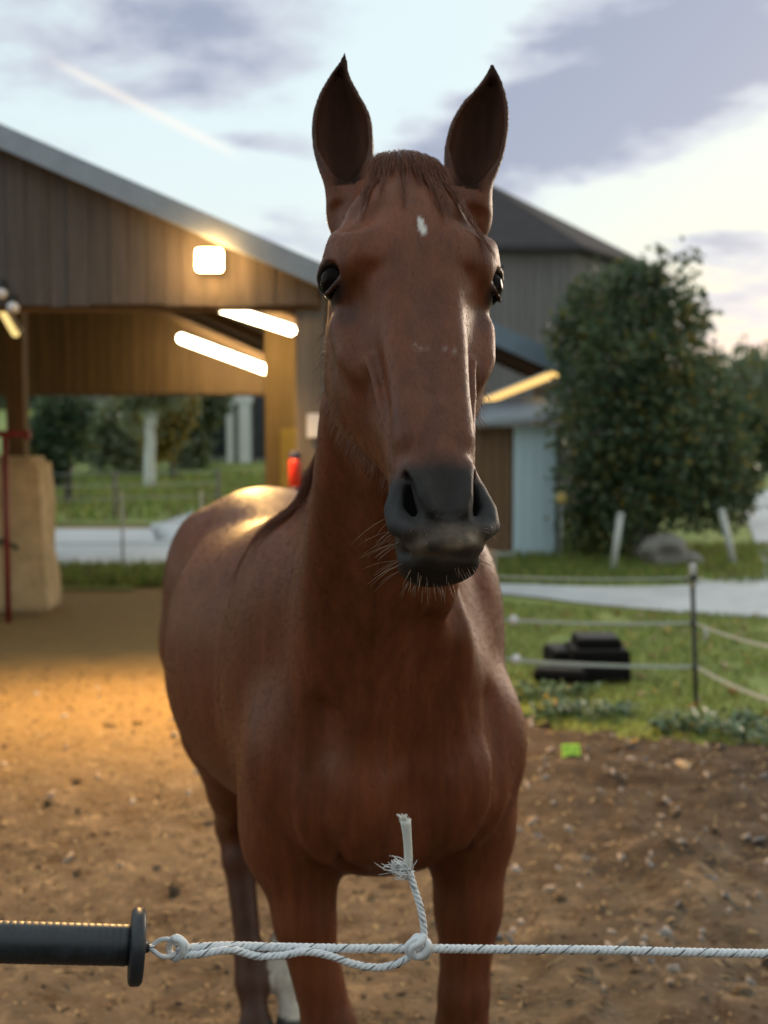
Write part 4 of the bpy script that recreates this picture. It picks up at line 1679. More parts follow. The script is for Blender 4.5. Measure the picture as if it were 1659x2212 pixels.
# forelock: from the poll down over the forehead in locks
nl = 30
sv = []
for i in range(nl):
    u = (i + .5) / nl * 2 - 1
    k = 20
    s0 = u * .032 + RNG.normal(0, .003)
    fan = u * .50 + RNG.normal(0, .10)
    length = .060 + .11 * RNG.random() ** 1.5 + (.05 if (u > .35 and RNG.random() < .5) else 0) + (.035 if u < -.5 and RNG.random() < .4 else 0)
    st0 = np.array([hp(s0 + RNG.normal(0, .0032), -.028 + RNG.normal(0, .008), -.020 + RNG.normal(0, .005)) for _ in range(k)])
    dv = hT + hS * fan + hN * .35
    dv = np.tile(dv, (k, 1)) + RNG.normal(0, .045, (k, 3))
    st0 = on_surface(st0, .001)
    S_ = laid(st0, dv, 12, length / 11 * RNG.uniform(.8, 1.15, k), RNG.uniform(.001, .0075, k), .10, .05)
    # locks draw together towards their tips
    w = np.linspace(0, .75, 12)[None, :, None] ** 1.2
    S_ = S_ * (1 - w) + S_.mean(0, keepdims=True) * w + RNG.normal(0, .0006, S_.shape)
    sv.append(S_)
sv = np.concatenate(sv)
hair('forelock', sv - bO, np.concatenate([np.full(9, .00024), [.00019, .00013, .00005]]), M_MANE, horse)
# mane: falls from the crest of the neck to the side towards the building
sv = []
for i in range(70):
    f = RNG.random()
    t0 = .0 + f * .70
    k = 40
    base = nkA + nkT * t0 - nkN * (.10 + .11 * f)
    st0 = base + RNG.normal(0, .010, (k, 3)) + nkS * RNG.normal(-.004, .012, (k, 1))
    dv = np.array([-.62 + RNG.normal(0, .1), .06 + RNG.normal(0, .1), -.75])
    dv = np.tile(dv, (k, 1)) + RNG.normal(0, .05, (k, 3))
    L_ = (.11 + .07 * RNG.random()) * (1 + 1.1 * sstep(f, .3, .8))
    S_ = laid(st0, dv, 12, L_ / 11 * RNG.uniform(.75, 1.1, k), RNG.uniform(.002, .014, k), .18, .06)
    w = np.linspace(0, .6, 12)[None, :, None]
    S_ = S_ * (1 - w) + S_.mean(0, keepdims=True) * w + RNG.normal(0, .0012, S_.shape)
    sv.append(S_)
sv = np.concatenate(sv)
hair('mane', sv - bO, np.concatenate([np.full(9, .00034), [.00026, .00018, .00008]]), M_MANE, horse)
# tail hanging behind the hind legs
sv = []
for i in range(1000):
    a, r = RNG.random() * 6.283, math.sqrt(RNG.random())
    p = bp(.07 + .030 * r * math.cos(a), 1.46, 1.20 + .035 * r * math.sin(a))
    L_ = RNG.uniform(.75, 1.0)
    k = np.linspace(0, 1, 10)
    sp = np.sin(k * math.pi * .85) * .10 + .04
    x = np.outer(sp * math.cos(a) * r, bS) + np.outer(.06 + .05 * np.sin(k * 2) + sp * .5 * math.sin(a) * r - .05 * k, bD)
    z = np.stack([0 * k, 0 * k, -k * L_ + .06 * np.sin(np.minimum(k * 6, math.pi))], 1)
    sv.append(p + x + z)
hair('tail', np.array(sv) - bO, np.concatenate([np.full(8, .0008), [.0006, .0002]]), M_MANE, horse)
# whiskers of muzzle and chin
M_WH = hair_mat('whisker_hair', .3, col=(.30, .19, .12))
sv = []


def whisk(s, n, t, dv, L_, droop=.25):
    p = on_surface(hp(s, n, t)[None], 0.0)[0]
    g = nearest(p[None])[1][0]
    d = np.array(dv) * .75 + g * .5
    d /= np.linalg.norm(d)
    k = np.linspace(0, 1, 7)[:, None]
    return p + d * k * L_ + np.array([0, 0, -1.0]) * k * k * L_ * droop


for i in range(46):
    sg = -1 if i % 5 < 3 else 1
    t_ = RNG.uniform(.495, .56)
    n_ = RNG.uniform(-.075, -.025)
    dv = hS * sg * RNG.uniform(.7, 1.0) + hT * RNG.uniform(.1, .75) + hN * RNG.uniform(-.1, .3)
    L_ = RNG.uniform(.012, .048) if sg < 0 else RNG.uniform(.008, .022)
    sv.append(whisk(sg * .06, n_, t_, dv, L_))
for i in range(46):
    s_ = RNG.uniform(-.045, .040)
    dv = hT * 1.0 + hS * (s_ * 14 + RNG.normal(0, .25)) + hN * RNG.normal(.1, .25)
    sv.append(whisk(s_, RNG.uniform(-.085, -.02), .572, dv, RNG.uniform(.006, .019)))
for i in range(26):
    s_ = RNG.uniform(-.055, .050)
    dv = hN * 1.0 + hS * np.sign(s_) * .4 + hT * .6
    sv.append(whisk(s_, .02, RNG.uniform(.505, .55), dv, RNG.uniform(.004, .012)))
hair('whiskers', np.array(sv) - bO, np.array([.00024, .00023, .00021, .00018, .00015, .00011, .00004]), M_WH, horse)
# long fuzz along the jaw and throat
sv = []
cand = np.where(is_head & (qh[:, 1] < -.13) & (qh[:, 2] > .04) & (qh[:, 2] < .40))[0]
pk = RNG.choice(cand, 1400)
pr = cen[pk]
gn = nearest(pr)[1]
for p, g in zip(pr, gn):
    d = g * RNG.uniform(.4, .9) + hT * .45 - hN * .35 + RNG.normal(0, .18, 3)
    d /= np.linalg.norm(d)
    L_ = RNG.uniform(.008, .024)
    k = np.linspace(0, 1, 5)[:, None]
    sv.append(p + d * k * L_ + np.array([0, 0, -1.0]) * k * k * L_ * .3)
hair('jaw_hair', np.array(sv) - bO, np.array([.00024, .00024, .0002, .00015, .00005]), hair_mat('jaw_hair', .4, col=(.20, .085, .04)), horse)
# lashes
sv = []
for ex, en, et in EYES:
    sg = 1 if ex > 0 else -1
    for i in range(26):
        u = RNG.uniform(-1, 1)
        p = hp(ex + sg * (.0215 - .004 * u * u) * .8, en + .017 - u * .018 * .6, et - .0165 + .006 * abs(u))
        d = hS * sg * .7 + hN * (.55 - .5 * u) + hT * RNG.uniform(.0, .5)
        k = np.linspace(0, 1, 5)[:, None]
        L_ = RNG.uniform(.006, .012)
        sv.append(p + d * k * L_ + hT * k * k * .003)
hair('eyelashes', np.array(sv) - bO, np.array([.00028, .00026, .0002, .00015, .00005]), hair_mat('lash_hair', .4, col=(.02, .012, .01)), horse)
# ================================================================== BUILDINGS
M_GREYWOOD = mat_wood('weathered_board', (.100, .082, .070), .85, .35, 'z')
M_LITWOOD = mat_wood('larch_board', (.18, .105, .038), .75, .3, 'z')
M_LITBEAM = mat_wood('larch_beam', (.17, .10, .04), .75, .3, 'x')
M_LITBOARD = mat_wood('larch_lining', (.16, .09, .034), .75, .3, 'y')
M_POST = mat_wood('grey_post', (.16, .135, .11), .85, .3, 'z')
M_FASCIA = mat_plain('zinc_fascia', (.33, .37, .42), .45, .15, 4, 0, .2)
M_ROOFD = mat_plain('slate_roof', (.048, .042, .044), .9, .25, 6, .3, spec=.2)
M_TUBE = mat_emit('tube_glow', (1.0, .80, .50), 28.0)
M_TUBEY = mat_emit('strip_glow', (1.0, .72, .26), 1.0)
M_WHITE = mat_plain('white_plastic', (.72, .72, .74), .4, .08, 10)
M_DARKM = mat_plain('dark_metal', (.03, .03, .035), .5, .2, 10)

BX, BY = -.42, 7.5


def B(u, v, z):
    """barn coordinates: u from the right eave to the left, v into the barn"""
    return (BX - u - .112 * v, BY + v, z)


def zr(u):
    return 2.58 + .43 * (u if u < 4.6 else 9.2 - u)


barn = empty('open_barn', (BX, BY, 0), 'open fronted timber barn with a lit interior and grey metal roof edge behind the horse', 'barn')
BO = np.array([BX, BY, 0.0])


def bhex(mb, u0, u1, v0, v1, zb, zt):
    """prism with sloping top and bottom; zb, zt functions of u"""
    c = [B(u0, v0, zb(u0)), B(u1, v0, zb(u1)), B(u1, v1, zb(u1)), B(u0, v1, zb(u0)), B(u0, v0, zt(u0)), B(u1, v0, zt(u1)), B(u1, v1, zt(u1)), B(u0, v1, zt(u0))]
    return mb.hexa([np.array(q) - BO for q in c])


def bpiece(name, mat, *a, bevel=0.0):
    return bhex(MB(), *a).build(name, mat, barn, False, bevel)


# gable boards
u = .005
while u < 7.0:
    w = .125 + .012 * RNG.normal()
    j = .004 * RNG.normal()
    zb0 = 2.46 + .006 * RNG.normal()
    for a, b in (((u, u + w),) if not (u < 4.6 < u + w) else ((u, 4.6), (4.6, u + w))):
        bpiece('gable_board', M_GREYWOOD, a, b - .004, j, j + .024, lambda q: zb0, lambda q: max(zr(q), 2.47))
    u += w
# bottom trim and beam behind the boards
bpiece('tie_beam', M_LITBEAM, -.02, 7.0, .05, .19, lambda q: 2.44, lambda q: 2.60)
# roof: sheet, fascia, lining, rafters
for a, b in ((-.10, 4.6), (4.6, 9.3)):
    r = bpiece('roof', M_FASCIA, a, b, -.10, 7.75, lambda q: zr(q) + .045, lambda q: zr(q) + .12)
    bpiece('bargeboard', M_FASCIA, a, b, -.135, -.102, lambda q: zr(q) - .015, lambda q: zr(q) + .135)
u = .0
while u < 4.5:
    bpiece('lining_board', M_LITBOARD, u, u + .19, .03, 7.6, lambda q: zr(q) + .012, lambda q: zr(q) + .040)
    u += .20
for v in (1.05, 2.10, 3.3, 4.6, 5.8, 7.0):
    bpiece('rafter', M_LITBEAM, .0, 4.55, v - .05, v + .05, lambda q: zr(q) - .13, lambda q: zr(q) + .008)
# back wall hanging boards
u = .02
while u < 4.6:
    w = .15 + .01 * RNG.normal()
    j = .005 * RNG.normal()
    zb1 = 2.20 + .008 * RNG.normal()
    bpiece('back_board', M_LITWOOD, u, u + w - .008, 7.5 + j, 7.525 + j, lambda q: zb1, lambda q: zr(q))
    u += w
bpiece('back_sheathing', M_LITBOARD, 0.0, 4.6, 7.53, 7.538, lambda q: 2.22, lambda q: zr(q) + .01)
bpiece('back_beam', M_LITBEAM, 0.0, 4.6, 7.54, 7.68, lambda q: 2.17, lambda q: 2.36)


def post(px0, px1, Y, ztop, mat, name='post', d=None):
    x0, x1 = at(px0, 950, Y)[0], at(px1, 950, Y)[0]
    d = d or (x1 - x0)
    return MB().box(x0 - BX, x1 - BX, Y - BY, Y - BY + d, -.05, ztop).build(name, mat, barn, False, .008)


post(640, 700, 7.56, 2.58, M_POST)
post(572, 640, 10.2, 2.70, mat_wood('lamplit_post', (.38, .23, .075), .75, .3, 'z'))  # tube glow on the middle post put into a brighter wood colour
post(14, 52, 10.9, 3.3, M_LITWOOD)
post(-420, -350, 7.56, 3.4, M_POST)
x0, x1 = at(604, 950, 10.1)[0], at(668, 950, 10.1)[0]
MB().box(x0 - BX, x1 - BX, 10.14 - BY, 10.17 - BY, .9, 1.70).build('lamplit_panel', mat_plain('lamplit_panel', (.55, .34, .06), .6, .12, 5), barn, False, .004)  # lamp light on this board put into its yellow colour
# eave beam along the right side of the barn
MB().hexa([np.array(B(*q)) - BO for q in ((.0, .2, 2.36), (-.14, .2, 2.36), (-.14, 7.6, 2.36), (.0, 7.6, 2.36), (.0, .2, 2.56), (-.14, .2, 2.56), (-.14, 7.6, 2.56), (.0, 7.6, 2.56))]).build('eave_beam', M_LITBOARD, barn, False)


# tube lights below the rafters
def tube_light(name, p, q, r, mat, label, group=None):
    p, q = np.array(p), np.array(q)
    root = empty(name, tuple((p + q) / 2), label, 'tube light', group)
    o = (p + q) / 2
    d = (q - p) / np.linalg.norm(q - p)
    k = np.array([0, 1e-9, 0])
    n = 7
    cap = [(-np.linalg.norm(q - p) / 2 + r - r * math.cos(a), r * math.sin(a)) for a in np.linspace(.05, math.pi / 2, 6)]
    prof = cap + [(-x, rr) for x, rr in cap[::-1]]
    MB().lathe((0, 0, 0), d, prof, 14).build('diffuser', mat, root, True)
    up = np.cross(np.cross(d, [0, 0, 1.0]), d)
    up /= np.linalg.norm(up)
    up *= np.sign(up[2])
    L_ = np.linalg.norm(q - p)
    MB().beam(-d * L_ * .47 + up * (r + .008), d * L_ * .47 + up * (r + .008), r * 1.5, .03).build('housing', M_WHITE, root, False, .003)
    return root


tube_light('tube_light', at(462, 659, 9.45), at(638, 716, 9.45), .040, M_TUBE, 'upper, nearer of the two white glowing tube lights under the barn roof', 'tube lights in the barn')
tube_light('tube_light', at(384, 728, 14.2), at(622, 816, 14.2), .055, M_TUBE, 'lower, longer of the two white glowing tube lights under the barn roof', 'tube lights in the barn')
tube_light('tube_light', at(-60, 560, 8.6), at(38, 727, 8.6), .030, M_TUBEY, 'dim yellow tube light hanging at the left end of the barn', 'tube lights in the barn')
for px_, py_, s_, nm, lb in ((3, 634, .032, 'wall_fitting', 'small white fitting under the gable just above the yellow tube'), (27, 664, .035, 'wall_fitting', 'small white fitting at the lower gable edge beside the yellow tube')):
    p = at(px_, py_, 7.44)
    r_ = empty(nm, tuple(p), lb, 'fitting')
    MB().lathe((0, .05, 0), (0, -1, 0), [(0, s_ * .8), (.02, s_), (.06, s_), (.075, s_ * .7), (.08, s_ * .1)], 16).build('cap', M_WHITE, r_, True)
    MB().box(-.012, .012, .01, .06, -.02, .09).build('bracket', M_DARKM, r_)

# floodlight on the gable
fp = at(453, 563, 7.36)
fl = empty('floodlight', tuple(fp), 'square floodlight shining warm white on the barn gable', 'floodlight')
MB().box(-.072, .072, .012, .06, -.060, .060).build('housing', M_DARKM, fl, False, .01)
MB().box(-.080, .080, -.045, .011, -.067, .067).build('lens', mat_emit('flood_glow', (1.0, .58, .20), 110.0), fl, False, .012)
MB().box(-.02, .02, .061, .125, -.03, .03).build('bracket', M_DARKM, fl)
ld = bpy.data.lights.new('floodlight_beam', 'SPOT')
ld.energy = 1500
ld.color = (1.0, .57, .19)
ld.spot_size = math.radians(124)
ld.spot_blend = 1.0
ld.shadow_soft_size = .10
lo = bpy.data.objects.new('floodlight_beam', ld)
COL.objects.link(lo)
lo.parent = fl
lo.location = (0, -.06, 0)
lo.rotation_euler = Vector((.04, .50, .866)).to_track_quat('Z', 'Y').to_euler()
# small lamp on the bargeboard, unlit
p = at(316, 440, 7.36)
r_ = empty('security_lamp', tuple(p), 'small white lamp fixed under the roof edge above the floodlight', 'lamp')
MB().lathe((0, .06, 0), (.9, -.35, -.28), [(-.075, .01), (-.07, .035), (.05, .042), (.065, .03), (.067, .004)], 16).build('casing', M_WHITE, r_, True)
MB().box(-.012, .012, .06, .14, -.01, .05).build('bracket', M_WHITE, r_)

# notice on the post
p = at(686, 919, 7.545)
r_ = empty('notice', tuple(p), 'white paper notice pinned to the grey barn post', 'notice')
MB().box(-.070, .070, -.003, .0, -.078, .078).build('sheet', M_WHITE, r_)
mb = MB()
for i in range(7):
    for s_ in range(2):
        a = -.055 + s_ * .05
        mb.box(a, a + RNG.uniform(.025, .045), -.0045, -.0032, .055 - i * .018, .060 - i * .018)
for x_ in (-.06, .06):
    MB().lathe((x_, -.003, .070), (0, -1, 0), [(0, .005), (.004, .005), (.006, .002)], 8).build('pin', M_DARKM, r_, True)

# red canister on its bracket
p = at(637, 1064, 7.50)
r_ = empty('canister', tuple(p), 'slim red canister with dark blue cap fixed beside the barn post', 'canister')
M_RED = mat_plain('red_paint', (.62, .035, .015), .35, .1, 8)
M_NAVY = mat_plain('navy_plastic', (.02, .025, .07), .45, .1, 8)
MB().lathe((0, 0, 0), (0, 0, 1), [(.03, .036), (.035, .04), (.20, .04), (.215, .036)], 20).build('cylinder', M_RED, r_, True)
MB().lathe((0, 0, 0), (0, 0, 1), [(-.005, .030), (.0, .041), (.03, .041), (.033, .030)], 20).build('foot', M_NAVY, r_, True)
MB().lathe((0, 0, 0), (0, 0, 1), [(.212, .030), (.218, .036), (.255, .036), (.268, .026), (.27, .004)], 20).build('cap', M_NAVY, r_, True)
MB().box(-.02, .10, .042, .062, .06, .09).build('bracket', M_DARKM, r_)

# ---- sandstone wall on the left
wall = empty('stone_wall', (-3.16, 10.5, 0), 'thick sandstone wall end on the left under the barn roof', 'wall')
M_SAND = mat_plain('sandstone', (.60, .44, .25), .9, .28, 5, .7)
bm = bmesh.new()
bmesh.ops.create_cube(bm, size=1)
for v in bm.verts:
    v.co = Vector((-1.85 + v.co.x * 3.7, .28 + v.co.y * .56, .70 + v.co.z * 1.5))
bmesh.ops.bevel(bm, geom=list(bm.edges), offset=.055, segments=2, affect='EDGES')
bmesh.ops.subdivide_edges(bm, edges=[e for e in bm.edges if e.calc_length() > .2], cuts=14, use_grid_fill=True)
for v in bm.verts:
    n_ = noise.fractal(v.co * 2.2, 1.0, 2.0, 4)
    v.co += v.normal * .035 * n_
    if v.co.x > -.4:
        v.co.x += .07 * max(0, 1.0 - v.co.z / 1.4)
me_ = bpy.data.meshes.new('wall_core')
bm.to_mesh(me_)
bm.free()
me_.polygons.foreach_set('use_smooth', np.ones(len(me_.polygons), bool))
link_mesh('wall_core', me_, M_SAND, wall)

# red rail in front of the wall
M_REDD = mat_plain('red_rail_paint', (.24, .022, .020), .5, .2, 10)
rail = empty('red_rail', (-3.30, 10.1, 0), 'dark red metal post with a crossbar in front of the sandstone wall', 'rail')
zt = float(at(30, 937, 10.1)[2])
xa, xb = float(at(-90, 940, 10.1)[0]) + 3.30, float(at(58, 940, 10.1)[0]) + 3.30
xp = float(at(10, 940, 10.1)[0]) + 3.30
MB().tube([(xa, 0, zt), (xb, 0, zt)], .030, 10).build('crossbar', M_REDD, rail, True)
MB().box(xb - .01, xb + .03, -.03, .03, zt - .05, zt + .03).build('end_plate', M_REDD, rail)
MB().tube([(xp, .0, -.05), (xp, .0, zt)], .026, 10).build('upright', M_REDD, rail, True)
# dark green hose tap low on the wall
p = at(20, 1176, 10.35)
r_ = empty('wall_tap', tuple(p), 'dark green bracket low on the sandstone wall', 'bracket')
MB().tube([(-.22, 0, .03), (-.05, 0, .02), (.06, 0, -.02), (.07, 0, -.05)], .02, 8).build('arm', mat_plain('green_paint', (.03, .07, .035), .5, .2, 8), r_, True)
MB().lathe((-.08, .17, .02), (0, -1, 0), [(0, .035), (.02, .035), (.16, .014), (.17, .012)], 12).build('fixing', M_DARKM, r_, True)

# ---- house with white posts beyond the barn
hY = 46.0
hb = at(500, 990, hY)
house = empty('white_house', (float(hb[0]), hY, float(hb[2])), 'pale house with white posts and dark openings seen through the back of the barn', 'house')
s_ = hY / FPX
M_WALLH = mat_plain('rendered_wall', (.42, .42, .40), .85, .12, 3)
M_WHITEP = mat_plain('white_paint', (.78, .80, .82), .6, .06, 3)
M_DARKG = mat_plain('dark_opening', (.035, .04, .05), .25, .3, 2)
MB().box(-75 * s_, 140 * s_, .4, 6, -.3, 170 * s_).build('wall', M_WALLH, house)
for a, b in ((490, 503), (517, 541)):
    MB().box((a - 500) * s_, (b - 500) * s_, .0, .25, -.2, 130 * s_).build('post', M_WHITEP, house)
MB().box(-24 * s_, 46 * s_, -.05, .39, 118 * s_, 134 * s_).build('lintel', M_WHITEP, house)
for a, b, c, d in ((452, 484, 5, 85), (545, 590, 0, 150)):
    MB().box((a - 500) * s_, (b - 500) * s_, .30, .395, c * s_, d * s_).build('window', M_DARKG, house)
MB().hexa([(-90 * s_, -.4, 168 * s_), (160 * s_, -.4, 168 * s_), (160 * s_, 6.5, 168 * s_), (-90 * s_, 6.5, 168 * s_), (-90 * s_, 2.9, 168 * s_ + 2.4), (160 * s_, 2.9, 168 * s_ + 2.4), (160 * s_, 3.1, 168 * s_ + 2.4), (-90 * s_, 3.1, 168 * s_ + 2.4)]).build('roof', M_ROOFD, house)
hb2 = at(195, 1005, 50.0)
cot = empty('white_cottage', (float(hb2[0]), 50.0, float(hb2[2])), 'whitish cottage wall half hidden behind the small dark tree', 'house')
s2 = 50 / FPX
MB().box(-40 * s2, 22 * s2, 0, 4, -.4, 135 * s2).build('wall', M_WHITEP, cot)
MB().hexa([(-48 * s2, -.3, 135 * s2), (30 * s2, -.3, 135 * s2), (30 * s2, 4.3, 135 * s2), (-48 * s2, 4.3, 135 * s2), (-48 * s2, 1.9, 135 * s2 + 1.4), (30 * s2, 1.9, 135 * s2 + 1.4), (30 * s2, 2.1, 135 * s2 + 1.4), (-48 * s2, 2.1, 135 * s2 + 1.4)]).build('roof', M_ROOFD, cot)
MB().box(-26 * s2, -10 * s2, -.03, .05, 40 * s2, 80 * s2).build('window', M_DARKG, cot)

# ---- wire fence along the road
wf = empty('wire_fence', (-6, 22.0, 0), 'thin wire fence on posts along the far side of the road', 'fence')
M_WIRE = mat_plain('galvanised', (.45, .47, .48), .5, .15, 10, 0, .3)
xs = [-12, -9.5, -7.2, -5.2, -3.4]
fy = lambda x: 21.6 + .75 * max(x + 6.2, 0)
for x in xs:
    MB().box(x + 6 - .035, x + 6 + .035, fy(x) - 22 - .035, fy(x) - 22 + .035, -.1, 1.0).build('fence_post', M_POST, wf)
for z in (.45, .72, .95):
    MB().tube([(x + 6, fy(x) - 22 - .04, z) for x in xs], .006, 6).build('wire', M_WIRE, wf)
wf2 = empty('wire_fence', (-4, 13.9, 0), 'low wire fence with thin stakes between the barn and the road', 'fence')
xs = [-6.2, -5.2, -4.15, -3.15, -2.2, -1.3]
for x in xs:
    MB().tube([(x + 4, 0, -.1), (x + 4, 0, .98)], .016, 8).build('fence_post', M_WIRE, wf2, True)
for z in (.35, .62, .92):
    MB().tube([(x + 4, -.02, z) for x in xs], .006, 6).build('wire', M_WIRE, wf2)

# ================================================================== right side
# big barn with hipped roof
hy = 24.0
k_ = hy / FPX
ez = CAMZ + (950 - 548) * k_
hx = float(at(1242, 540, hy)[0])
bb = empty('hip_roof_barn', (hx, hy, 0), 'tall grey boarded barn with dark hipped roof rising behind the large tree', 'barn')
M_GB = mat_wood('silver_board', (.165, .155, .155), .85, .25, 'z')
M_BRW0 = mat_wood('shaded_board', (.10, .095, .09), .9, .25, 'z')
x = -3.2
while x < -.12:
    w = .17
    MB().box(x, x + w - .012, .006 * RNG.normal(), .03, -.1, ez - .02).build('wall_board', M_GB, bb)
    x += w
x = 0
while x < 4.0:
    w = .2
    dx, dy = .58, .81
    MB().hexa([(x * dx, x * dy + .05, -.1), ((x + w - .014) * dx, (x + w - .014) * dy + .05, -.1), ((x + w - .014) * dx - .03, (x + w - .014) * dy + .07, -.1), (x * dx - .03, x * dy + .07, -.1),
               (x * dx, x * dy + .05, ez - .02), ((x + w - .014) * dx, (x + w - .014) * dy + .05, ez - .02), ((x + w - .014) * dx - .03, (x + w - .014) * dy + .07, ez - .02), (x * dx - .03, x * dy + .07, ez - .02)]).build('wall_board', M_GB, bb)
    x += w
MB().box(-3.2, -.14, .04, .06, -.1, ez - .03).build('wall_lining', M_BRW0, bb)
rp = at(1040, 396, 27.5) - np.array([hx, hy, 0])
rl = rp + np.array([-2.0, .1, .0])
e0, e1, e2 = np.array([-3.5, -.25, ez]), np.array([.10, -.25, ez]), np.array([2.9, 3.9, ez])
e3 = np.array([-3.5, 7.5, ez])
e4 = np.array([2.9, 7.5, ez])
up_ = np.array([0, 0, .09])
mb = MB()
pts = [e0, e1, e2, e4, e3, rp, rl]
mb.add(pts + [p + up_ for p in pts], [(0, 5, 6), (0, 1, 5), (1, 2, 5), (2, 3, 5), (3, 4, 6, 5), (4, 0, 6), (0, 6 + 7, 5 + 7), ])
mb = MB()
V = [e0, e1, e2, e4, e3, rp + up_, rl + up_, e0 + up_, e1 + up_, e2 + up_, e4 + up_, e3 + up_]
mb.add(V, [(7, 8, 5, 6), (8, 9, 5), (9, 10, 5), (10, 11, 6, 5), (11, 7, 6), (0, 1, 8, 7), (1, 2, 9, 8), (2, 3, 10, 9), (3, 4, 11, 10), (4, 0, 7, 11), (4, 3, 2, 1, 0)])
mb.build('roof', M_ROOFD, bb)
MB().beam(e0 + np.array([0, -.05, .02]), e1 + np.array([0.03, -.05, .02]), .07, .08).build('gutter', M_DARKM, bb)

# lean-to shed with blue grey metal verge
sy = 16.6
k_ = sy / FPX
sx = float(at(1243, 775, sy)[0])
zt_ = CAMZ + (950 - 778) * k_
sh = empty('lean_to_shed', (sx, sy, 0), 'open shed with blue grey metal roof edge beside the head of the horse', 'shed')
M_BLUEM = mat_plain('blue_metal', (.17, .225, .28), .4, .15, 4, 0, .2)
M_BROWN = mat_wood('brown_lining', (.075, .042, .026), .85, .3, 'y')
sl = .44
zf = lambda x: zt_ - sl * x
def shex(x0, x1, y0, y1, zb, zt):
    return MB().hexa([(x0, y0, zb(x0)), (x1, y0, zb(x1)), (x1, y1, zb(x1)), (x0, y1, zb(x0)), (x0, y0, zt(x0)), (x1, y0, zt(x1)), (x1, y1, zt(x1)), (x0, y1, zt(x0))])
shex(-2.2, .05, .02, 3.9, lambda x: zf(x) - .07, lambda x: zf(x) - .01).build('roof', M_BLUEM, sh)
shex(-2.2, .06, -.04, .015, lambda x: zf(x) - .30, lambda x: zf(x)).build('verge', M_BLUEM, sh)
x = -2.15
while x < -.1:
    shex(x, x + .17, .03, 3.85, lambda q: zf(q) - .105, lambda q: zf(q) - .075).build('lining_board', M_BROWN, sh)
    x += .18
for y in (.3, 1.5, 2.7):
    shex(-2.2, -.05, y, y + .09, lambda q: zf(q) - .26, lambda q: zf(q) - .11).build('rafter', M_BROWN, sh)
MB().box(-.12, .0, .05, 3.8, zf(0) - .38, zf(0) - .27).build('eave_beam', M_BROWN, sh)
for x, y in ((-2.15, .15), (-.13, 3.6), (-2.15, 3.6)):
    MB().box(x, x + .12, y, y + .12, -.1, zf(x) - .27).build('post', M_POST, sh, False, .006)
tube_light('strip_light', at(1046, 868, 21.0), at(1226, 797, 16.9), .055, mat_emit('strip_glow_bright', (1.0, .62, .20), 1.15), 'long yellow glowing strip light under the shed roof beside the cheek of the horse')

# hut with the pale blue door
uy = 15.6
k_ = uy / FPX
ux = float(at(1200, 1200, uy)[0])
hut = empty('door_hut', (ux, uy, 0), 'small brown hut with a pale blue door and grey roof left of the large tree', 'hut')
px2 = lambda p: (p - 1200) * k_
M_BRW = mat_wood('brown_board', (.20, .115, .065), .8, .25, 'z')
M_DOOR = mat_plain('pale_blue_paint', (.62, .78, .90), .45, .06, 2, 0, 0, (1, 1, .3))
hz_ = CAMZ + (950 - 922) * k_
x = px2(1000)
while x < px2(1104) - .02:
    x1 = min(x + .13, px2(1105))
    MB().box(x, x1 - .008, .0, .025, .02, hz_).build('wall_board', M_BRW, hut)
    x = x1
for i in range(4):
    a = px2(1107) + (px2(1199) - px2(1107)) * i / 4
    b = px2(1107) + (px2(1199) - px2(1107)) * (i + 1) / 4
    MB().box(a + .002, b - .003, -.03, -.006 + .003 * (i % 2), .0, hz_).build('door_board', M_DOOR, hut)
MB().box(px2(1199) + .01, px2(1212), -.02, .03, -.05, hz_).build('door_post', M_GB, hut)
MB().box(px2(1000), px2(1212), .05, 1.8, -.05, .0 + hz_ - .02).build('back_wall', M_BRW, hut)
MB().hexa([(px2(990), -.35, hz_ + .01), (px2(1208), -.35, hz_ + .10), (px2(1208), 2.0, hz_ + .40), (px2(990), 2.0, hz_ + .30), (px2(990), -.35, hz_ + .07), (px2(1208), -.35, hz_ + .17), (px2(1208), 2.0, hz_ + .47), (px2(990), 2.0, hz_ + .37)]).build('roof', M_FASCIA, hut)
MB().box(px2(1000), px2(1110), -.5, .0, -.05, .10).build('step', mat_plain('concrete', (.42, .40, .39), .9, .15, 6, .3), hut, False, .01)

# round reflector on a stake
p = at(1211, 1215, 14.9)
r_ = empty('reflector', (float(p[0]), 14.9, 0), 'small round yellowish reflector on a thin stake by the pale blue door', 'reflector')
zc_ = float(at(1211, 1075, 14.9)[2])
MB().lathe((0, -.02, zc_), (0, -1, 0), [(-.01, .06), (.0, .075), (.012, .075), (.02, .06), (.024, .01)], 20).build('disc', mat_plain('amber_disc', (.55, .40, .13), .3, .1, 10), r_, True)
MB().tube([(0, 0, -.1), (0, 0, zc_ + .05)], .012, 8).build('stake', M_WIRE, r_, True)

# weathered stones under the tree
M_ROCK = mat_plain('grey_rock', (.23, .21, .19), .9, .3, 5, .6)


def rock(px_, py_, Y, rx, rz, label, hollow=False):
    p = at(px_, py_, Y)
    s = Y / FPX
    bm = bmesh.new()
    bmesh.ops.create_icosphere(bm, subdivisions=3, radius=1)
    r_ = random.random() * 50
    for v in bm.verts:
        n_ = noise.fractal(v.co * 1.3 + Vector((r_, 0, 0)), 1.0, 2.0, 3)
        v.co *= 1 + .22 * n_
        if hollow and v.co.y < 0:
            q = (v.co.x ** 2 + (v.co.z - .05) ** 2) ** .5
            v.co.y += .75 * max(0, 1 - q / .6)
        v.co.x *= rx * s
        v.co.y *= rx * s * .8
        v.co.z *= rz * s
    me_ = bpy.data.meshes.new('boulder')
    bm.to_mesh(me_)
    bm.free()
    me_.polygons.foreach_set('use_smooth', np.ones(len(me_.polygons), bool))
    o = link_mesh('boulder', me_, M_ROCK, None, (float(p[0]), Y, rz * s * .8))
    tag(o, label, 'boulder')


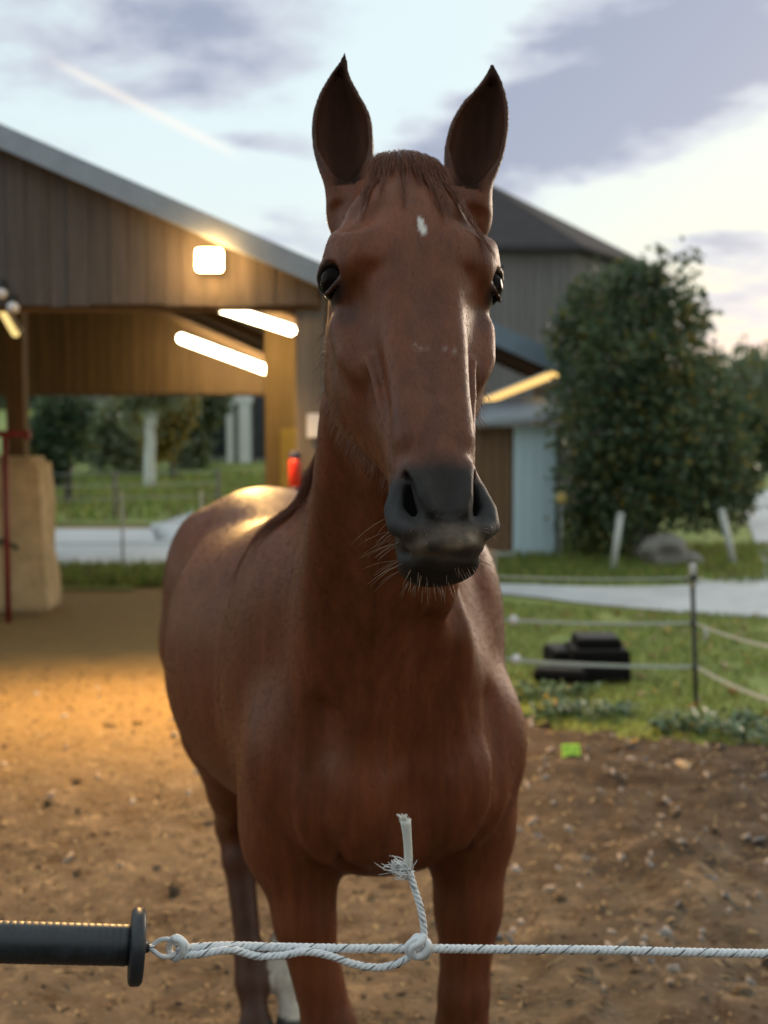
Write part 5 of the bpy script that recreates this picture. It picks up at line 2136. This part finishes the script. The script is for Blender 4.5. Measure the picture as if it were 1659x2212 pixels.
rock(1435, 1160, 14.3, 55, 42, 'hollowed grey boulder at the foot of the large tree', True)
rock(1490, 1190, 14.2, 28, 22, 'small grey boulder right of the hollowed one')
rock(1395, 1120, 15.0, 26, 50, 'upright grey boulder close behind the hollowed one')

# leaning white stakes
M_STAKE = mat_plain('white_stake', (.52, .52, .50), .6, .15, 6)
for (a, b, Y, lb) in (((1322, 1243), (1340, 1118), 13.7, 'pale stake leaning right in front of the large tree'), ((1590, 1232), (1560, 1105), 14.0, 'pale stake leaning left by the bend of the road')):
    p, q = at(*a, Y), at(*b, Y)
    o_ = np.array([p[0], Y, 0.0])
    r_ = empty('leaning_stake', tuple(o_), lb, 'stake', 'leaning pale stakes')
    d = (q - p)
    MB().tube([np.array([0, 0, -.05]), d * .5, d], .040, 10).build('pole', M_STAKE, r_, True)
    MB().lathe(d, d, [(0, .042), (.03, .042), (.05, .02), (.051, .002)], 10).build('cap', M_STAKE, r_, True)

# ---- electric fence on the lawn
ef = empty('paddock_fence', (1.80, 6.7, 0), 'electric tape fence on slim posts across the lawn', 'fence')
EO = np.array([1.80, 6.7, 0])
M_GREENP = mat_plain('grey_green_post', (.040, .048, .042), .7, .2, 8)
M_TAPE = mat_plain('white_tape', (.50, .54, .50), .6, .1, 30)
p = at(1506, 1552, 6.7)
q = at(1497, 1213, 6.7)
MB().tube([(p[0] - 1.80, 0, -.1), (q[0] - 1.80, 0, q[2] - .14)], [.015, .014], 10).build('post', M_GREENP, ef, True)
MB().lathe((q[0] - 1.80, 0, q[2] - .15), (0, 0, 1), [(0, .018), (.10, .021), (.13, .021), (.14, .006)], 12).build('post_top', M_STAKE, ef, True)
g0 = at(1056, 1190, 6.75)
MB().tube([(g0[0] - 1.80, .05, -.1), (g0[0] - 1.80, .05, g0[2])], [.050, .045], 12).build('wooden_post', M_POST, ef, True)


def tape(pts, w, sag):
    P = []
    for (a, b) in zip(pts[:-1], pts[1:]):
        a, b = np.array(a), np.array(b)
        for k in np.linspace(0, 1, 9)[:-1]:
            c = a + (b - a) * k
            c[2] -= sag * 4 * k * (1 - k)
            P.append(c)
    P.append(np.array(pts[-1]))
    P = np.array(P) - EO
    mb = MB()
    for a, b in zip(P[:-1], P[1:]):
        mb.beam(a, b + (b - a) * .02, .004, w)
    mb.build('tape', M_TAPE, ef)


for pl, w in (([at(1075, 1245, 6.75), at(1497, 1248, 6.68), at(1640, 1262, 8.3)], .010),
              ([at(1112, 1340, 6.73), at(1499, 1345, 6.68), at(1659, 1396, 5.8), at(1800, 1440, 5.2)], .016),
              ([at(1116, 1426, 6.73), at(1503, 1440, 6.68), at(1659, 1511, 5.7), at(1800, 1575, 5.1)], .020)):
    tape(pl, w, .012)
for px_, py_ in ((1110, 1340), (1115, 1424)):
    c = at(px_, py_, 6.73) - EO
    MB().lathe(c, (0, -1, 0), [(-.02, .012), (-.012, .028), (.012, .028), (.02, .012)], 14).build('insulator', M_WHITE, ef, True)
    MB().tube([c, (g0[0] - 1.80 + .03, .05, c[2])], .006, 6).build('insulator_rod', M_WIRE, ef)
for px_, py_ in ((1499, 1345), (1503, 1440), (1498, 1248)):
    c = at(px_, py_, 6.67) - EO
    MB().lathe(c, (0, -1, 0), [(-.03, .012), (-.012, .022), (.012, .022), (.02, .010)], 12).build('insulator', M_GREENP, ef, True)
# loose end of tape
c = at(1521, 1352, 6.6) - EO
MB().tube([c, c + np.array([.015, 0, -.05]), c + np.array([.0, 0, -.095])], [.011, .014, .006], 6).build('tape_end', M_TAPE, ef, True)

# ---- black stepped blocks on the grass
M_BLK = mat_plain('black_rubber', (.006, .0055, .006), .85, .3, 10, .3, spec=.2)
M_BLKT = mat_plain('worn_black_top', (.030, .030, .033), .8, .3, 8, .3)
YB = 7.35


def block(px0, px1, py0, py1, dy, dep, label, yaw=0.0, top=True, ribs=2):
    a, b = at(px0, py1, YB + dy), at(px1, py0, YB + dy)
    w, h = b[0] - a[0], b[2] - a[2]
    r_ = empty('rubber_block', (float((a[0] + b[0]) / 2), YB + dy, float(a[2])), label, 'block', 'black rubber blocks stacked on the lawn')
    r_.rotation_euler = (0, 0, yaw)
    MB().box(-w / 2, w / 2, 0, dep, 0, h - .012).build('block_body', M_BLK, r_, False, .012)
    MB().box(-w / 2 + .015, w / 2 - .015, .012, dep - .012, h - .0118, h).build('worn_top', M_BLKT, r_, False, .004)
    for i in range(ribs):
        z = h * (i + 1) / (ribs + 1)
        MB().box(-w / 2 - .004, w / 2 + .004, -.008, -.001, z - .006, z + .006).build('rib', M_BLK, r_)


block(1232, 1364, 1440, 1504, 0, .42, 'lowest black block of the stack, square to the lawn')
block(1236, 1362, 1404, 1439, .03, .36, 'middle black block of the stack')
block(1247, 1345, 1379, 1403, .06, .28, 'topmost black block with a worn grey top', 0, True, 1)
block(1196, 1246, 1406, 1446, .16, .30, 'narrow black block standing left of the stack', .12)
block(1152, 1262, 1447, 1474, -.16, .16, 'low black slab lying left in front of the stack', -.22, True, 1)

# ---- lime green tag on the soil
p = at(1233, 1658, 5.66)
p[2] = float(soil_z(np.array([p[0]]), np.array([5.63]))[0]) + .030
lt = empty('lime_tag', (float(p[0]), 5.66, float(p[2])), 'bright lime green tag lying on the brown soil right of the horse', 'tag')
M_LIME = mat_plain('lime_plastic', (.58, .92, .09), .5, .06, 20)
mb = MB().obox((0, 0, 0), ((1, 0, .02), (0, .35, .94), (0, -.94, .35)), (.046, .033, .003))
mb.build('plate', M_LIME, lt, False, .002)
mb = MB()
M_LIMED = mat_plain('lime_print', (.20, .50, .03), .5, .1, 20)
for r in range(3):
    for c in range(4):
        if (r + c) % 3 == 2:
            continue
        z = .016 - r * .016
        x = -.030 + c * .019
        mb.obox((x + .003, z * .372 - .0035, z), ((1, 0, .02), (0, .35, .94), (0, -.94, .35)), (.006, .0045, .0008))
mb.build('print', M_LIMED, lt)
# ================================================================== ROPE AND GATE HANDLE IN FRONT
RY = 1.15
gh = empty('gate_handle', tuple(at(150, 2040, RY)), 'black ribbed plastic gate handle with round flange at the left end of the rope', 'handle')
GO = at(150, 2040, RY)
ga, gb = at(-140, 2031, RY - .040) - GO, at(284, 2042, RY) - GO
gd = (gb - ga) / np.linalg.norm(gb - ga)
GL = np.linalg.norm(gb - ga)
px1 = RY / FPX
R0 = 44 * px1


def handle_mat():
    m, t, bs = mat_new('black_handle')
    tc = t.n('ShaderNodeTexCoord').outputs['Object']
    f = t.noise(tc, 55, 5, .7)
    f2 = t.noise(tc, 420, 2, .6)
    c = t.ramp(f, [(.35, (.012, .014, .018)), (.7, (.030, .034, .042))])
    c = t.mix(t.smooth(f2, .72, .80), c, (.16, .14, .12))
    t.link(c, bs.inputs['Base Color'])
    t.link(t.ramp(f, [(.3, .34), (.7, .55)]), bs.inputs['Roughness'])
    return m


M_HAN = handle_mat()
prof = [(0, R0 * .6), (.004, R0 * .98)]
nr = 26
for i in range(nr):
    d = .006 + (GL - .010) * i / nr
    st_ = (GL - .010) / nr
    prof += [(d, R0 * .985), (d + st_ * .14, R0), (d + st_ * .80, R0), (d + st_ * .94, R0 * .985)]
prof += [(GL, R0 * .95), (GL + .002, R0 * .5)]
MB().lathe(ga, gd, prof, 48).build('grip', M_HAN, gh, True)
fc = at(299, 2045, RY) - GO
fax = gd + np.array([0, .015, .03])
RF = 83 * px1
MB().lathe(fc, fax, [(-.0095, R0 * .7), (-.0085, RF * .90), (-.0065, RF * .985), (-.0025, RF), (.0030, RF * .985), (.0055, RF * .90), (.0062, R0 * .8), (.0075, R0 * .3), (.010, .006), (.012, .003)], 56).build('flange', M_HAN, gh, True)
hk = at(322, 2046, RY) - GO
MB().tube([fc + gd * .004, hk, hk + np.array([.006, 0, .001])], .0026, 10).build('hook', mat_plain('steel', (.55, .55, .56), .25, .1, 10, 0, 1.0), gh, True)

# ---- white braided rope
rope = empty('fence_rope', tuple(at(900, 2050, RY)), 'white braided electric rope flecked with black, knotted with a frayed end', 'rope')
RO = at(900, 2050, RY)
m, t, bs = mat_new('rope_white')
f = t.noise(t.n('ShaderNodeTexCoord').outputs['Object'], 900, 3, .6)
t.link(t.ramp(f, [(.3, (.60, .61, .64)), (.7, (.84, .85, .87))]), bs.inputs['Base Color'])
bs.inputs['Roughness'].default_value = .55
b_ = t.n('ShaderNodeBump')
b_.inputs['Strength'].default_value = .4
b_.inputs['Distance'].default_value = .0006
t.link(f, b_.inputs['Height'])
t.link(b_.outputs[0], bs.inputs['Normal'])
M_ROPE = m
M_WIREB = mat_plain('black_strand', (.03, .03, .035), .5, .2, 50)


def smooth_path(pts, n):
    P = np.array(pts, float)
    d = np.r_[0, np.cumsum(np.linalg.norm(np.diff(P, axis=0), axis=1))]
    u = np.linspace(0, d[-1], n)
    return np.stack([cubic(u, d, P[:, i]) for i in range(3)], 1), d[-1]


def braid(pts, R, step=.0016, turns=58, parent=None, name='strand', taper=None):
    P0, L_ = smooth_path(pts, 50)
    n = max(20, int(L_ / step))
    P, L_ = smooth_path(pts, n)
    tg = np.gradient(P, axis=0)
    tg /= np.linalg.norm(tg, axis=1)[:, None]
    ref = np.array([0, 0, 1.0]) if abs(tg[0, 2]) < .8 else np.array([0, 1.0, 0])
    S_, U_ = np.zeros_like(P), np.zeros_like(P)
    for i in range(n):
        s = np.cross(tg[i], ref)
        s /= np.linalg.norm(s)
        u = np.cross(s, tg[i])
        ref = u
        S_[i], U_[i] = s, u
    ph = np.linspace(0, L_ * turns * 2 * math.pi, n)
    for k in range(3):
        a = ph + k * 2 * math.pi / 3
        mb = MB()
        mb.tube(P + R * .46 * (np.cos(a)[:, None] * S_ + np.sin(a)[:, None] * U_), R * .60, 8)
        mb.build(name, M_ROPE, parent, True)
    a = ph * .5 + .9
    wob = .90 + .10 * np.clip(1.6 * np.sin(ph * .61 + 1.0) + .5 * np.sin(ph * .23), -1, 1)
    MB().tube(P + R * .985 * wob[:, None] * (np.cos(a)[:, None] * S_ + np.sin(a)[:, None] * U_), R * .125, 6).build('black_thread', M_WIREB, parent, True)
    a = ph * .5 + 3.6
    MB().tube(P + R * .985 * wob[:, None] * (np.cos(a)[:, None] * S_ + np.sin(a)[:, None] * U_), R * .10, 6).build('black_thread', M_WIREB, parent, True)


def rp_(x, y, dy=0.0):
    return at(x, y, RY + dy) - RO


RR = 9.6 * px1
# main line to the right edge and beyond
braid([rp_(382, 2050), rp_(470, 2044), rp_(600, 2046), rp_(760, 2049), rp_(900, 2049), rp_(1100, 2051), rp_(1290, 2052), rp_(1480, 2057), rp_(1700, 2061), rp_(1950, 2066)], RR, parent=rope)
# loop through the hook
lp = [rp_(384, 2042, .0), rp_(368, 2030, .003), rp_(349, 2030, .005), rp_(330, 2042, .003), rp_(326, 2048, 0), rp_(334, 2056, -.003), rp_(350, 2066, -.005), rp_(368, 2066, -.003), rp_(384, 2058, .0)]
P_, _ = smooth_path(lp, 60)
MB().tube(P_, 5.5 * px1, 8).build('eye_loop', M_ROPE, rope, True)
# whipping at the eye
P_, _ = smooth_path([rp_(376, 2028, -.004), rp_(392, 2034, -.008), rp_(394, 2058, -.007), rp_(376, 2070, .002), rp_(366, 2054, .008), rp_(370, 2034, .004), rp_(384, 2026, -.004), rp_(400, 2040, -.007), rp_(398, 2060, -.004)], 60)
MB().tube(P_, 8 * px1, 8).build('whipping', M_ROPE, rope, True)
# second strand: twists round the main line, sags and comes back to the knot
braid([rp_(384, 2066, -.002), rp_(440, 2060, -.010), rp_(500, 2052, -.010), rp_(560, 2066, -.008), rp_(610, 2064, -.008), rp_(660, 2056, -.009), rp_(710, 2064, -.008), rp_(770, 2084, -.006), rp_(820, 2090, -.005), rp_(862, 2080, -.006), rp_(892, 2062, -.008)], RR * .88, parent=rope)
# knot
kn = [rp_(886, 2064, -.008), rp_(880, 2046, -.010), rp_(900, 2030, -.010), rp_(922, 2034, -.008), rp_(926, 2056, -.002), rp_(912, 2068, .006), rp_(892, 2058, .008), rp_(890, 2036, .004), rp_(906, 2024, -.005), rp_(924, 2042, -.011), rp_(914, 2062, -.012), rp_(896, 2066, -.010), rp_(890, 2048, -.013), rp_(908, 2036, -.013), rp_(918, 2020, -.008)]
P_, _ = smooth_path(kn, 110)
MB().tube(P_, 8 * px1, 9).build('knot', M_ROPE, rope, True)
# standing tail of the rope with frayed sheath and core
braid([rp_(916, 2034, -.006), rp_(916, 2010, -.006), rp_(908, 1960, -.004), rp_(894, 1915, -.002), rp_(885, 1880, 0.0), rp_(882, 1862, 0)], RR * .82, parent=rope)
P_, _ = smooth_path([rp_(883, 1878), rp_(882, 1850), rp_(880, 1810), rp_(876, 1772)], 14)
MB().tube(P_, np.array([9, 9.5, 10, 10, 10, 10, 10, 10, 10.2, 10.4, 10.8, 11.5, 12, 12.4]) * px1, 10).build('core', mat_plain('rope_core', (.68, .66, .60), .7, .12, 300, .3, 0, (1, 1, .1)), rope, True)
sv = []
for i in range(110):
    s0 = rp_(883 + RNG.normal(0, 5), 1882 + RNG.normal(0, 7)) + np.array([0, RNG.normal(0, .003), 0])
    if i < 95:
        e = rp_(852 + RNG.normal(0, 5), 1868 + RNG.normal(0, 9)) + np.array([0, RNG.normal(-.004, .006), 0])
    elif i < 103:
        e = rp_(820 + RNG.normal(0, 14), 1872 + RNG.normal(0, 8)) + np.array([0, RNG.normal(-.004, .008), 0])
    else:
        e = rp_(882 + RNG.normal(0, 7), 1850 + RNG.normal(0, 12)) + np.array([0, RNG.normal(-.004, .008), 0])
    k = np.linspace(0, 1, 6)[:, None]
    bend = RNG.normal(0, .003, 3)
    sv.append(s0 + (e - s0) * k + np.sin(k * math.pi) * bend)
hair('frayed_fibres', np.array(sv), np.array([.0006, .0006, .00055, .0005, .0004, .0002]), hair_mat('rope_fibre', .5, col=(.62, .62, .62)), rope)
for i in range(14):
    k = np.linspace(0, 1, 4)[:, None]
fr = []
for i in range(60):
    s0 = rp_(876 + RNG.normal(0, 5.5), 1776)
    e = s0 + (rp_(875 + RNG.normal(0, 6), 1766 + RNG.normal(0, 4)) - rp_(876, 1776)) + np.array([0, RNG.normal(0, .003), 0])
    fr.append(s0 + (e - s0) * np.linspace(0, 1, 4)[:, None])
hair('end_fibres', np.array(fr), np.array([.0007, .0006, .0005, .0003]), hair_mat('rope_fibre_end', .5, col=(.62, .60, .56)), rope)
